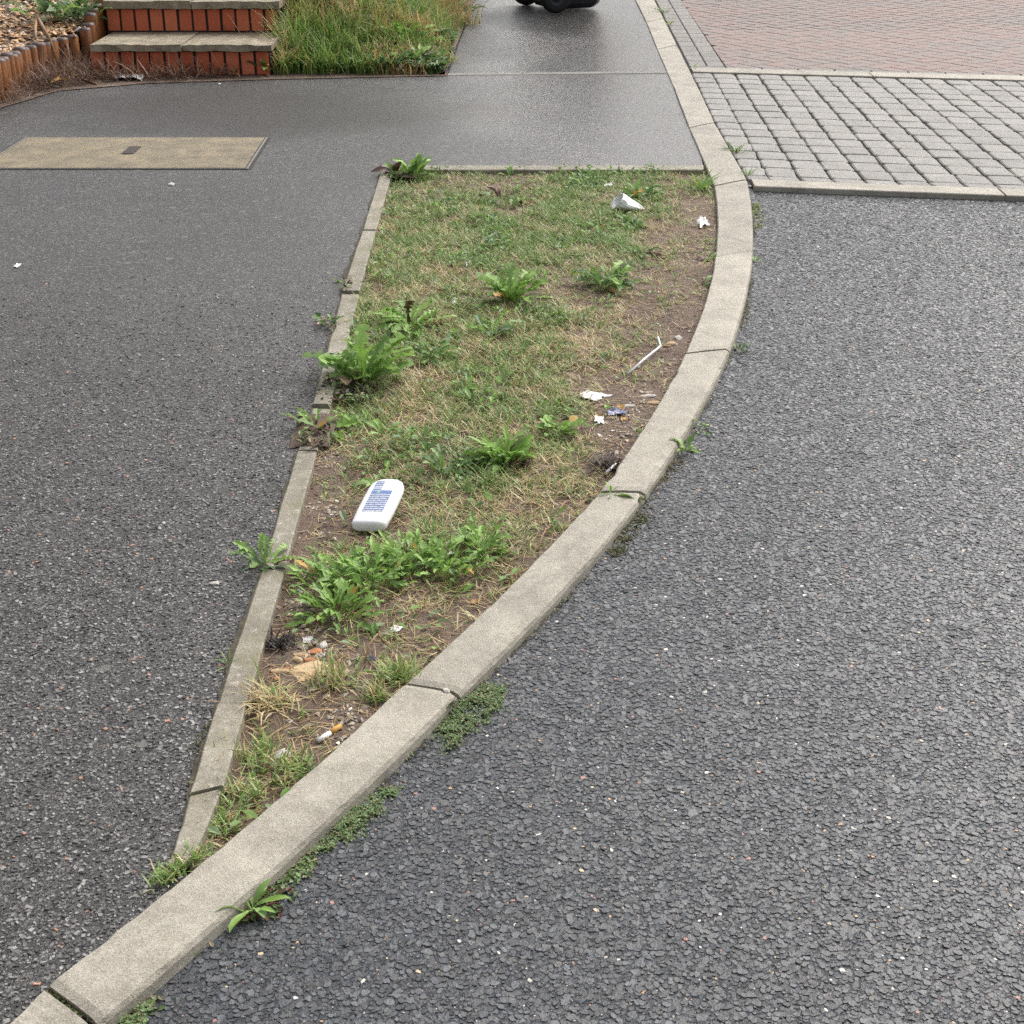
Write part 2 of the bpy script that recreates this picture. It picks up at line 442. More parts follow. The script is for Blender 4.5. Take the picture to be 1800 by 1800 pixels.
M['leaf_red'] = foliage('red_brown_leaf', False, [(0, (.07, .030, .025)), (.6, (.12, .05, .04)), (1, (.10, .10, .04))], trans=.15)
M['leaf_dead'] = foliage('dead_leaf', False, [(0, (.05, .030, .022)), (.5, (.13, .08, .05)), (1, (.30, .20, .13))], trans=.1, rough=.8)
M['leaf_yellow'] = foliage('yellow_leaf', False, [(0, (.45, .25, .04)), (1, (.55, .36, .10))], trans=.2)

def wood():
    t = NT('stained_log')
    oi = t.n('ShaderNodeObjectInfo')
    sc = t.vmath('MULTIPLY', t.pos, (55, 55, 6))
    n = t.noise(1.0, 5, .65, vec=sc)
    col = t.ramp(n, [(.3, (.085, .026, .005)), (.5, (.24, .080, .010)), (.7, (.37, .14, .020))])
    col = t.mix(t.math('MULTIPLY', oi.outputs['Random'], .5), col, (.10, .045, .025))
    return t.done(col, .5, t.bump(n, .004, .8), .4)
M['log'] = wood()
M['log_end'] = simple('log_end_grain', (.12, .080, .072), .5, .5, 60, .003)
t = NT('gravel_stones'); a_ = t.n('ShaderNodeAttribute'); a_.attribute_name = 'tint'
M['crumb'] = None
M['gravel'] = t.done(t.mix(t.mrange(t.noise(200, 3), .4, .7, 0, .4), a_.outputs['Color'], (.5, .4, .28)), .55)

t = NT('soil_crumb'); a_ = t.n('ShaderNodeAttribute'); a_.attribute_name = 'tint'
M['crumb'] = t.done(a_.outputs['Color'], .9)
# ------------------------------------------------------------------ measured outlines
KT, FT = .026, .018      # kerb top, footway level (road = 0)
KJ = [  # kerb joints (inner, outer), nearest first
    ((-75, 1835), (30, 1950)), ((170, 1641), (256, 1729)), ((733, 1166), (820, 1203)), ((1037, 866), (1110, 884)),
    ((1171, 651), (1241, 658)), ((1218, 500), (1277, 503)), ((1216, 389), (1268, 389)), ((1177, 299), (1217, 299)),
    ((1151, 232), (1186, 232)), ((1127, 176), (1158, 176)), ((1110, 134), (1137, 134)), ((1092, 98), (1119, 98)),
    ((1079, 66), (1101, 66)), ((1068, 40), (1087, 40)), ((1058, 18), (1075, 18)), ((1050, -2), (1065, -2)), ((1043, -20), (1056, -20))]
K_IN = {0: [(60, 1740)], 1: [(278, 1554), (367, 1486), (422, 1444), (475, 1401), (517, 1358), (569, 1314), (640, 1256), (688, 1211)],
        2: [(790, 1112), (832, 1073), (877, 1037), (953, 958), (998, 907)], 3: [(1069, 820), (1093, 789), (1113, 758), (1133, 722), (1149, 693)],
        4: [(1187, 613), (1207, 553), (1215, 527)], 5: [(1221, 455), (1221, 426)]}
K_OUT = {0: [(145, 1835)], 1: [(283, 1702), (350, 1637), (405, 1596), (463, 1546), (533, 1482), (580, 1438), (610, 1405), (670, 1352), (706, 1325), (751, 1280), (784, 1240)],
         2: [(877, 1157), (960, 1068), (1044, 958), (1078, 920)], 3: [(1144, 840), (1160, 807), (1187, 760), (1211, 720), (1229, 687)],
         4: [(1255, 604), (1271, 560), (1275, 534)], 5: [(1277.5, 477), (1275, 433)]}
kin, kout, stones = [], [], []
for i in range(len(KJ)-1):
    a, b = KJ[i], KJ[i+1]
    pin = [at(*a[0], KT)] + [at(*p, KT) for p in K_IN.get(i, [])] + [at(*b[0], KT)]
    po = [at(*a[1], 0)] + [at(*p, 0) for p in K_OUT.get(i, [])] + [at(*b[1], 0)]
    n = 49 if i < 6 else 9
    fi, fo = fit(pin, n), fit(po, n)
    stones.append((fi, fo)); kin += fi[:-1]; kout += fo[:-1]
kin.append(stones[-1][0][-1]); kout.append(stones[-1][1][-1])

E_L = [(695, 371), (666, 465), (641, 531), (630, 580), (606, 672), (588, 742), (564, 811), (542, 892), (526, 941), (510, 993), (491, 1054), (467, 1121), (442, 1199), (421, 1265), (397, 1349), (371, 1439)]
E_R = [(713, 371), (687, 465), (670, 531), (656, 580), (634, 672), (616, 742), (595, 808), (578, 863), (564, 927), (546, 993), (535, 1042), (514, 1106), (485, 1207), (466, 1277), (448, 1339), (416, 1446)]
el = [at(*p, FT) for p in E_L]; er = [at(*p, FT) for p in E_R]
top_l, top_r = at(697, 360.5, FT), at(1199, 360.5, FT)

# ------------------------------------------------------------------ setting: ground sheets
g = obj('road', mesh('road', [(-150, -120, 0), (150, -120, 0), (150, 300, 0), (-150, 300, 0)], [(0, 1, 2, 3)], M['road'])); tag(g, kind='structure', label='wet dark grey asphalt road beside the curved kerb')

kc = [kin[0] + (kin[0]-kin[1]).normalized()*6] + kin
# index on the inner kerb line where the verge tip and its top end lie
tip = at(395, 1470, KT); tip_i = min(range(len(kc)), key=lambda i: (kc[i]-tip).length)
end_i = min(range(len(kc)), key=lambda i: (kc[i]-top_r).length)
far_edge = [at(842, 98, FT), at(795, 216, FT)]
foot_back = [at(800, 217.5, FT), at(520, 223, FT), at(330, 229, FT), at(190, 241, FT), at(100, 268, FT), at(40, 292, FT), at(-200, 400, FT)]
fw = [Vector((kc[0].x-8, kc[0].y-4, 0)), kc[0]] + kc[1:tip_i+1] + [el[-1]] + el[::-1][1:] + [top_l, top_r] + kc[end_i+1:] \
     + [at(880, -20, FT), at(842, 98, FT)] + foot_back + [Vector((-9, 5, 0)), Vector((-9, kc[0].y-4, 0))]
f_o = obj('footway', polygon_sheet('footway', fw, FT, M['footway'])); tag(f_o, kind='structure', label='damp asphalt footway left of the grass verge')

def pixel_of(X, Y):
    yc_ = Y*math.cos(PITCH) + CAM_H*math.sin(PITCH); up_ = Y*math.sin(PITCH) - CAM_H*math.cos(PITCH)
    return 900 + FPX*X/yc_, 900 - FPX*up_/yc_
def flat_stones(X, Y, Z, rad, cols, mat, name, sides, lift, tilt_sd, asp):
    n = len(X); k = sides
    a = (np.arange(k)/k*2*math.pi)[None] + rng.uniform(-.28, .28, (n, k)) + rng.uniform(0, 6.28, (n, 1))
    r = rng.uniform(.72, 1.12, (n, k))*rad[:, None]
    el_ = rng.uniform(*asp, (n, 1)); px_, py_ = r*np.cos(a)*el_, r*np.sin(a)/el_
    th = rng.uniform(0, 6.28, (n, 1)); rx, ry = px_*np.cos(th)-py_*np.sin(th), px_*np.sin(th)+py_*np.cos(th)
    tx, ty = rng.normal(0, tilt_sd, (n, 1)), rng.normal(0, tilt_sd, (n, 1))
    V = np.empty((n, 2*k, 3))
    V[:, :k, 0] = X[:, None]+rx; V[:, :k, 1] = Y[:, None]+ry; V[:, :k, 2] = Z-.001
    sc_ = rng.uniform(.78, .93, (n, 1))
    V[:, k:, 0] = X[:, None]+rx*sc_; V[:, k:, 1] = Y[:, None]+ry*sc_
    V[:, k:, 2] = Z + lift[:, None] + rx*sc_*tx + ry*sc_*ty
    q = [(i, (i+1) % k, k+(i+1) % k, k+i) for i in range(k)]
    q += [(k, k+1, k+2, k+3)] if k == 4 else [(k, k+1, k+2, k+3), (k, k+3, k+4, k+5)]
    F = (np.array(q)[None] + (np.arange(n)*2*k)[:, None, None]).reshape(-1, 4)
    return from_arrays(name, V.reshape(-1, 3), F, mat, np.repeat(cols, 2*k, 0))
def scatter(x0, x1, y0, y1, pitch):
    gx_, gy_ = np.meshgrid(np.arange(x0, x1, pitch), np.arange(y0, y1, pitch*.9))
    gx_ = gx_ + (np.arange(gx_.shape[0]) % 2)[:, None]*pitch/2
    return (gx_ + rng.uniform(-.45, .45, gx_.shape)*pitch).ravel(), (gy_ + rng.uniform(-.45, .45, gy_.shape)*pitch).ravel()
road_poly = [(p.x, p.y) for p in kout] + [(9, kout[-1].y), (9, .4), (kout[0].x-.5, .4)]
_o = at(1278, 398, 0); _e = at(1800, 417, 0); _sl = (_e.y-_o.y)/(_e.x-_o.x)
def road_cols(n):
    base = np.array([(.060, .066, .075), (.085, .093, .105), (.045, .049, .055), (.105, .113, .124), (.070, .070, .073), (.095, .098, .100)])
    c = base[rng.integers(0, 6, n)]*rng.uniform(.42, .92, (n, 1))
    chip = np.array([(.58, .55, .48), (.48, .29, .16), (.52, .41, .26), (.34, .17, .13), (.62, .60, .57)]); k = rng.uniform(0, 1, n) < .018
    c[k] = chip[rng.integers(0, 5, k.sum())]; return c, k
for nm, ya, yb, pitch, sides in (('road_stones_near', .95, 2.7, .0080, 6), ('road_stones_far', 2.7, 5.9, .0096, 4)):
    X, Y = scatter(-1.3, 2.6, ya, yb, pitch)
    u_, v_ = pixel_of(X, Y); k = inside(road_poly, X, Y) & (u_ < 1860) & (v_ < 1880) & (Y < _o.y-.01+_sl*(X-_o.x))
    X, Y = X[k], Y[k]; n = len(X); print(nm, n)
    c, chip = road_cols(n)
    rad = pitch*np.clip(rng.lognormal(-.62, .36, n), .24, .95); rad[chip] *= .62
    o = obj(nm, flat_stones(X, Y, 0, rad, c, M['road_stone'], nm, sides, rng.uniform(.0002, .0013, n), .08, (.85, 1.3))); tag(o, 'tightly packed grey stones set in the wet road surface' if 'near' in nm else 'packed grey stones in the road surface farther from the camera', 'road stones', kind='stuff')
fw_poly = [(p.x, p.y) for p in fw]
X, Y = scatter(-2.2, 1.2, 1.0, 4.6, .0078)
u_, v_ = pixel_of(X, Y); k = inside(fw_poly, X, Y) & (u_ > 40) & (v_ < 1880); X, Y = X[k], Y[k]
k = rng.uniform(0, 1, len(X)) < .80*np.clip((4.6-Y)/2.1, 0, 1)**1.3; X, Y = X[k], Y[k]; n = len(X)
base = np.array([(.22, .215, .205), (.30, .29, .275), (.12, .118, .115), (.065, .063, .062), (.16, .15, .14), (.045, .044, .044)])
c = base[rng.choice(6, n, p=[.2, .14, .2, .2, .16, .1])]*rng.uniform(.7, 1.2, (n, 1)); k = rng.uniform(0, 1, n) < .012; c[k] = (.42, .22, .14)
rad = .0078*np.clip(rng.lognormal(-.95, .33, n), .18, .72)
o = obj('path_chips', flat_stones(X, Y, FT, rad, c, M['path_chip'], 'path_chips', 4, rng.uniform(.0004, .0020, n), .18, (1.0, 1.45))); tag(o, 'pale stone chips showing in the footway surface', 'stone chips', kind='stuff')

# kerb: every stone its own piece
kerb = empty('kerb', kin[0]); tag(kerb, kind='structure', label='pale concrete kerb curving along the road edge')
kb = Vector(kerb.location)
for si, (fi, fo) in enumerate(stones):
    n = len(fi); v = []; rs = random.Random(si)
    for k in range(n):
        a, b = fi[k].copy(), fo[k].copy()
        if k == 0: s = (fi[1]-fi[0]).normalized()*.005; a += s; b += s
        if k == n-1: s = (fi[-2]-fi[-1]).normalized()*.005; a += s; b += s
        u = (b-a).normalized(); w = (b-a).length
        z = KT + .0015*math.sin(si*2.1) + rs.uniform(-.0003, .0003)
        e = .0022*noise.noise((a.x*30, a.y*30, si)) + .0012*noise.noise((a.x*110, a.y*110, si)); e += .006*max(0, noise.noise((a.x*16, a.y*16, si+9))-.42)/.3
        endd = .003 if k in (0, n-1) else 0
        prof = [(a - u*.0, -.03), (a + u*e, z-.004-endd), (a + u*(.004+e), z-endd), (a + u*(w*.5), z+.001-endd), (b - u*(.016+e), z-endd), (b - u*(.007+e), z-.005-endd), (b - u*.003, z-.012), (b, -.03)]
        v += [Vector((p.x, p.y, zz)) - Vector((kb.x, kb.y, 0)) for p, zz in prof]
    m_ = len(prof); f = []
    for k in range(n-1):
        for j in range(m_-1):
            f.append((k*m_+j, k*m_+j+1, (k+1)*m_+j+1, (k+1)*m_+j))
    f.append(tuple(range(m_))[::-1]); f.append(tuple(range((n-1)*m_, n*m_)))
    ko = obj('kerb_stone', mesh('kerb_stone', v, f, M['kerb']), kerb)
kerb.location.z = 0
jf = []
for p in kin: jf.append(p)
bedv = []; bedf = []
for a, b in zip(kin, kout):
    u = (b-a).normalized()
    bedv += [Vector((*(a+u*.004).xy, KT-.010)) - Vector((kb.x, kb.y, 0)), Vector((*(b-u*.014).xy, KT-.012)) - Vector((kb.x, kb.y, 0))]
for i in range(len(kin)-1): bedf.append((2*i, 2*i+1, 2*i+3, 2*i+2))
obj('joint_filling', mesh('joint_filling', bedv, bedf, M['joint']), kerb)

def strip_piece(name, parent, L4, z0, z1, mat, bev=.003, seed=0, nseg=7, rough=.0012):
    """bar with the four top corners (a0,b0 start; a1,b1 end)"""
    a0, b0, a1, b1 = L4; v = []; rs = random.Random(seed); base = Vector(parent.location)
    for k in range(nseg):
        t = k/(nseg-1); a, b = a0.lerp(a1, t), b0.lerp(b1, t); u = (b-a).normalized()
        e0, e1 = rs.uniform(-rough, rough), rs.uniform(-rough, rough)
        for p, z in ((a+u*e0, z0), (a+u*e0, z1-bev), (a+u*(bev+e0), z1), (b-u*(bev+e1), z1), (b-u*e1, z1-bev), (b-u*e1, z0)):
            v.append(Vector((p.x, p.y, z)) - base)
    f = []
    for k in range(nseg-1):
        for j in range(5): f.append((k*6+j, k*6+j+1, (k+1)*6+j+1, (k+1)*6+j))
    f.append((5, 4, 3, 2, 1, 0)); f.append(tuple((nseg-1)*6+j for j in range(6)))
    return obj(name, mesh(name, v, f, mat), parent)

def along(poly_l, poly_r, py):
    def ix(pl):
        for (x0, y0), (x1, y1) in zip(pl, pl[1:]):
            if y0 <= py <= y1: return x0+(x1-x0)*(py-y0)/(y1-y0)
        return pl[0][0] if py < pl[0][1] else pl[-1][0]
    return at(ix(poly_l), py, FT), at(ix(poly_r), py, FT)

edging = empty('path_edging', (*at(600, 800, 0).xy, 0)); tag(edging, kind='structure', label='narrow weathered concrete edging between footway and grass verge')
cuts = [(372, 462), (465, 559), (563, 655), (661, 738), (742, 806), (810, 992), (994.5, 1204), (1206, 1342), (1346, 1440)]
for i, (y0, y1) in enumerate(cuts):
    a0, b0 = along(E_L, E_R, y1); a1, b1 = along(E_L, E_R, y0)
    if i == 8: b0 = at(398, 1455, FT); a0 = at(371, 1440, FT)
    if i == 7: a0 = at(397, 1347, FT); b0 = at(449, 1334, FT)
    if i == 8: a1 = at(396, 1352, FT); b1 = at(447, 1339.5, FT)
    dz = [.008, .010, .006, .012, .005, .008, .007, .009, .008][i]
    strip_piece('edging_stone', edging, (a0, b0, a1, b1), -.03, FT+dz, M['edging'], seed=i)
for i, (x0, x1) in enumerate([(697, 786), (788, 1066), (1068, 1199)]):
    strip_piece('edging_stone', edging, (at(x0, 360.5, FT), at(x0, 367.5, FT), at(x1, 360.5, FT), at(x1, 367.5, FT)), -.03, FT+.006, M['edging'], seed=20+i)
seam = empty('footway_seam', (*at(970, 216, 0).xy, 0)); tag(seam, kind='structure', label='thin concrete strip laid across the far footway')
for i, (x0, x1) in enumerate([(800, 915), (917, 1141)]):
    yy = lambda x: 217.5-(x-800)*.01
    strip_piece('edging_stone', seam, (at(x0, yy(x0)-2.4, FT), at(x0, yy(x0)+.8, FT), at(x1, yy(x1)-2.4, FT), at(x1, yy(x1)+.8, FT)), -.02, FT+.003, M['grey_block'], seed=30+i)

def grime(name, line, side, z, wmin, wmax, label, seed, mat):
    v, f = [], []; pts = resample(line, 600)
    for i, p in enumerate(pts):
        t_ = (pts[min(i+3, 599)]-pts[max(i-3, 0)]).normalized(); nrm = Vector((t_.y, -t_.x, 0))*side
        w = wmin + (wmax-wmin)*max(0, min(1, .5+.9*noise.noise((p.x*9, p.y*9, seed)) + .4*noise.noise((p.x*40, p.y*40, seed))))
        v += [Vector((p.x, p.y, z)) - nrm*.012, Vector((p.x, p.y, z)) + nrm*w]
    for i in range(599): f.append((2*i, 2*i+1, 2*i+3, 2*i+2) if side < 0 else (2*i, 2*i+2, 2*i+3, 2*i+1))
    return tag(obj(name, mesh(name, v, f, mat)), kind='structure', label=label)
grime('edging_grime', el[::-1], -1, FT+.0035, -.002, .010, 'thin line of dirt along the footway side of the edging', 5, M['grime'])

# verge soil
verge = [p.copy() for p in er] + [at(405, 1458, FT)] + kc[tip_i:end_i+1] + [top_r, at(713, 362, FT)]
vp = [(p.x, p.y) for p in verge]
vx = [p[0] for p in vp]; vy = [p[1] for p in vp]
def soil_z(x, y):
    return .006 + .007*noise.noise((x*6, y*6, 0)) + .004*noise.noise((x*23, y*23, 3)) + .002*noise.noise((x*60, y*60, 7))
st = .014
gx = np.arange(min(vx)-.02, max(vx)+.03, st); gy = np.arange(min(vy)-.02, max(vy)+.03, st)
GX, GY = np.meshgrid(gx, gy)
ins = inside(vp, GX, GY)
grow = ins.copy()
for dx in (-2, -1, 0, 1, 2):
    for dy in (-2, -1, 0, 1, 2): grow |= np.roll(np.roll(ins, dx, 1), dy, 0)
idx = -np.ones(GX.shape, dtype=int); sv = []; sf = []
for j, i in zip(*np.nonzero(grow)):
    idx[j, i] = len(sv); sv.append((GX[j, i], GY[j, i], soil_z(GX[j, i], GY[j, i])))
for j in range(GX.shape[0]-1):
    for i in range(GX.shape[1]-1):
        q = (idx[j, i], idx[j, i+1], idx[j+1, i+1], idx[j+1, i])
        if min(q) >= 0: sf.append(q)
so = obj('verge_soil', mesh('verge_soil', sv, sf, M['soil'], smooth=True)); tag(so, kind='structure', label='bare brown soil of the triangular verge')

# ------------------------------------------------------------------ driveway: setts, edge strips, herringbone blocks
VPX, VPY = 988.0, -190.0
U = (at(VPX, 300, 0) - at(VPX, 300, 0)); 
p1, p2 = at(1254, 220, 0), at(1352, 374, 0)
U = (p1-p2); U.z = 0; U.normalize()                                    # away from the camera
W = (at(1700, 224.5, 0) - at(1180, 211, 0)); W.z = 0; W.normalize()    # to the right
front = at(1278, 383, .014); back = at(1180, 214.5, .014)
O = Vector((front.x, front.y, 0))
def uw(p):
    d = p - O; det = U.x*W.y-U.y*W.x
    return ((d.x*W.y-d.y*W.x)/det, (U.x*d.y-U.y*d.x)/det)
def UW(u, w): return O + U*u + W*w
base_poly = [UW(-.05, -.2), UW(-.05, 5), UW(16, 5), UW(16, -1.2)]
shear_angle = math.atan2(U.y, U.x) - math.atan2(W.y, W.x) - math.pi/2
ku = [uw(p) for p in kout]     # kerb outer line in driveway coordinates
def kerb_w(u):
    for (u0, w0), (u1, w1) in zip(ku, ku[1:]):
        if u0 <= u <= u1: return w0+(w1-w0)*(u-u0)/(u1-u0+1e-9)
    return ku[-1][1]
DB = [kout[i] for i in range(len(kout)) if uw(kout[i])[0] > -.04]
bed = [UW(-.06, kerb_w(-.03)-.0), UW(-.06, 5.0), UW(15, 5.0)] + DB[::-1]
dv = obj('driveway', polygon_sheet('driveway', bed, .008, M['joint'])); tag(dv, kind='structure', label='driveway paved with grey setts and red herringbone blocks')
UB = uw(back)[0]           # far limit of the setts
zr = math.atan2(W.y, W.x)
sh = math.sin(-shear_angle)
sett_v = []
SW, SD = .1235, UB/16.6
for s in range(12):
    sett_v.append(rounded_block('sett', SW-.0075, SD-.007, .0135, .005, M['sett'], corner=.015, jit=.003, shear=-math.tan(shear_angle), seed=s, dome=.0012))
base_loc = Vector((0, 0, 0))
u_hi = UB - .012
while u_hi > .03:
    u_lo = max(u_hi - SD, .010); fy = (u_hi-u_lo)/SD; u = (u_hi+u_lo)/2
    w = round((kerb_w(u) + .012 + SW/2)/SW)*SW
    if w-SW/2 < kerb_w(u)+.004: w += SW
    gap = (w-SW/2) - kerb_w(u)
    if gap > .03:      # narrow filler next to the kerb
        obj('sett', sett_v[random.randrange(12)], dv, UW(u, kerb_w(u)+gap/2+.002) + Vector((0, 0, .004+random.uniform(-.001, .001))), (0, 0, zr), (max(.2, (gap-.006)/(SW-.009)), fy, 1))
    while w < 3.1:
        p = UW(u + random.uniform(-.003, .003)*fy, w + random.uniform(-.003, .003))
        if p.x/(p.y*.9063+.55) < .41:
            obj('sett', sett_v[random.randrange(12)], dv, p + Vector((0, 0, .004+random.uniform(-.0006, .0006))), (random.uniform(-.003, .003), random.uniform(-.003, .003), zr + random.uniform(-.015, .015)), (1, fy, 1))
        w += SW
    u_hi -= SD
JX, JY = [], []
for q in range(420):
    r_ = random.randrange(0, 17); u_ = UB - .012 - SD*r_ + random.gauss(0, .012); w_ = SW*(random.randrange(-6, 26)+.5) + random.gauss(0, .006)
    if u_ < .02 or w_ < kerb_w(u_)+.01: continue
    p = UW(u_, w_); m_ = random.randrange(2, 9)
    for e_ in range(m_): JX.append(p.x+random.gauss(0, .006)); JY.append(p.y+random.gauss(0, .010))
JOINT_MOSS = (np.array(JX), np.array(JY))
# edge strips
def drive_strip(u0, u1, w0, w1, z, seed):
    strip_piece('edging_stone', dv, (UW(u1, w0), UW(u0, w0), UW(u1, w1), UW(u0, w1)), -.02, z, M['kerb'], seed=seed)
ws = [kerb_w(-.02)+.006]
j1 = uw(at(1660, 398, .014))[1]
for i, (w0, w1) in enumerate([(ws[0]+.01, j1-.004), (j1+.004, j1+.92), (j1+.925, j1+1.84)]):
    drive_strip(-.115, .004, w0, w1, .021, 40+i)
kb_ = kerb_w(UB)
j2 = uw(at(1461, 219, .014))[1]
for i, (w0, w1) in enumerate([(kb_+.012, j2-.003), (j2+.003, j2+.91), (j2+.916, j2+1.83), (j2+1.836, j2+2.7)]):
    drive_strip(UB, UB+.15, w0, w1, .024, 50+i)
# grey border courses
BL, BW = .2, .1
gb = [rounded_block('border_block', BL-.006, BW-.006, .011, .004, M['grey_block'], jit=.001, seed=60+s, shear=0) for s in range(3)]
cnt_border = 0
u0 = UB + .15 + .006
w = kerb_w(u0)+.01
while w < 2.9:
    obj('border_block', gb[random.randrange(3)], dv, UW(u0+BW/2, w+BL/2) + Vector((0, 0, .006)), (0, 0, zr+random.uniform(-.01, .01))); w += BL
zu = math.atan2(U.y, U.x)
uu = u0 + BW + .004
while uu < 13:
    for c in range(2):
        wk = kerb_w(uu+BL/2) + .012 + c*(BW+.001) + BW/2
        obj('border_block', gb[random.randrange(3)], dv, UW(uu+BL/2, wk) + Vector((0, 0, .005)), (0, 0, zu+random.uniform(-.01, .01)))
    uu += BL
# herringbone field, 45 degrees to the driveway
hb = [rounded_block('paving_block', BL-.005, BW-.005, .010, .004, M['red_block'], jit=.001, seed=70+s) for s in range(4)]
cells, cut = [], []
rot = zr + math.pi/4 + math.pi/2
ca, sa = math.cos(rot), math.sin(rot)
c0 = UW(u0+BW, .5)
u_lim = u0 + BW + .003
kA, kB = (u_lim, kerb_w(u_lim)+.018+2*BW), (12.5, kerb_w(12.5)+.018+2*BW)
def w_lim(u): return kA[1]+(kB[1]-kA[1])*(u-kA[0])/(kB[0]-kA[0])
def clip_poly(P, fn):
    out = []
    for i in range(len(P)):
        a, b = P[i], P[(i+1) % len(P)]; fa, fb = fn(a), fn(b)
        if fa >= 0: out.append(a)
        if (fa >= 0) != (fb >= 0):
            t_ = fa/(fa-fb); out.append((a[0]+(b[0]-a[0])*t_, a[1]+(b[1]-a[1])*t_))
    return out
NH = 150
for i in range(-NH, NH):
    for j in range(-NH, NH):
        k = (i - j) % 4
        if k == 0: cx, cy, a = (i+1)*BW, (j+.5)*BW, 0
        elif k == 3: cx, cy, a = (i+.5)*BW, (j+1.0)*BW, 1
        else: continue
        p = c0 + Vector((cx*ca-cy*sa, cx*sa+cy*ca, 0))
        uu, ww = uw(p)
        if uu < u_lim-.12 or uu > 12.4 or ww < w_lim(uu)-.12 or ww > 4.9: continue
        if p.x/(p.y*.9063+.55) > .41: continue
        th = rot + a*math.pi/2; c_, s_ = math.cos(th), math.sin(th)
        Q = [uw(p + Vector((x*c_-y*s_, x*s_+y*c_, 0))) for x, y in ((-BL/2+.003, -BW/2+.003), (BL/2-.003, -BW/2+.003), (BL/2-.003, BW/2-.003), (-BL/2+.003, BW/2-.003))]
        C = clip_poly(clip_poly(Q, lambda q: q[0]-u_lim), lambda q: q[1]-w_lim(q[0]))
        if len(C) < 3: continue
        ar = abs(sum(C[n_][0]*C[(n_+1) % len(C)][1]-C[(n_+1) % len(C)][0]*C[n_][1] for n_ in range(len(C))))/2
        if ar < .0012: continue
        if len(C) == 4 and ar > .0178: cells.append((p, a))
        else: cut.append([UW(*q) for q in C])
cells.sort(key=lambda c: c[0].y)
NEAR = max(120, 300-len(cut))
for p, a in cells[:NEAR]:
    obj('paving_block', hb[random.randrange(4)], dv, p + Vector((0, 0, .006+random.uniform(-.001, .001))), (0, 0, rot + a*math.pi/2 + random.uniform(-.01, .01)))
cut.sort(key=lambda C: sum(q.y for q in C)/len(C))
for C in cut:
    c_ = sum(C, Vector())/len(C); c_.z = 0; nn = len(C)
    o2 = [Vector((q.x-c_.x, q.y-c_.y, 0)) for q in C]
    if sum(o2[i].x*o2[(i+1) % nn].y-o2[(i+1) % nn].x*o2[i].y for i in range(nn)) < 0: o2 = o2[::-1]
    v = [q for q in o2] + [q + Vector((0, 0, .007)) for q in o2] + [q*.94 + Vector((0, 0, .010)) for q in o2]
    f = [tuple(range(2*nn, 3*nn))] + [(r*nn+i, r*nn+(i+1) % nn, (r+1)*nn+(i+1) % nn, (r+1)*nn+i) for r in (0, 1) for i in range(nn)]
    obj('paving_block', mesh('paving_block', v, f, M['red_block']), dv, (c_.x, c_.y, .006))
V, F = [], []
for p, a in cells[NEAR:]:
    th = rot + a*math.pi/2 + random.uniform(-.01, .01); c_, s_ = math.cos(th), math.sin(th); zz = .016+random.uniform(-.001, .001)
    b0 = len(V)
    for dx, dy, dz in ((-1, -1, -.008), (1, -1, -.008), (1, 1, -.008), (-1, 1, -.008), (-.95, -.9, 0), (.95, -.9, 0), (.95, .9, 0), (-.95, .9, 0)):
        x, y = dx*(BL/2-.0025), dy*(BW/2-.0025)
        V.append((p.x+x*c_-y*s_, p.y+x*s_+y*c_, zz+dz))
    F += [(b0+4, b0+5, b0+6, b0+7)] + [(b0+i, b0+(i+1) % 4, b0+4+(i+1) % 4, b0+4+i) for i in range(4)]
o = obj('far_paving_blocks', from_arrays('far_paving_blocks', np.array(V), np.array(F), M['red_block']), dv); o['kind'] = 'stuff'
print('herringbone', len(cells), len(cut))

# ------------------------------------------------------------------ inspection cover in the footway
cov = empty('inspection_cover', (*at(300, 340, 0).xy, FT)); tag(cov, 'beige concrete inspection cover set flush in the left footway', 'inspection cover')
cb = Vector(cov.location)
cq = [at(62, 365, FT), at(488, 365, FT), at(519, 316, FT), at(139, 316, FT)]
def quad_slab(name, q, inset, z0, z1, mat, parent, base):
    c = sum(q, Vector())/4
    v = []
    for z, s in ((z0, 1.0), (z1, 1.0)):
        for p in q:
            d = (c-p).normalized(); p2 = p + d*inset
            v.append(Vector((p2.x, p2.y, z)) - Vector((base.x, base.y, base.z)))
    f = [(4, 5, 6, 7)] + [(i, (i+1) % 4, 4+(i+1) % 4, 4+i) for i in range(4)]
    return obj(name, mesh(name, v, f, mat), parent)
quad_slab('frame', cq, -.012, FT-.01, FT+.0012, M['joint'], cov, cb)
quad_slab('frame_rim', cq, .002, FT-.01, FT+.0042, M['grey_block'], cov, cb); quad_slab('frame_gap', cq, .011, FT-.01, FT+.0048, M['mortar'], cov, cb)
cs_ = quad_slab('slab', cq, .016, FT-.01, FT+.0055, M['cover'], cov, cb)
hq = [at(290, 343, FT), at(308, 343, FT), at(321, 331.5, FT), at(303, 331.5, FT)]
quad_slab('lifting_plate', hq, 0, FT, FT+.0085, M['iron'], cov, cb)

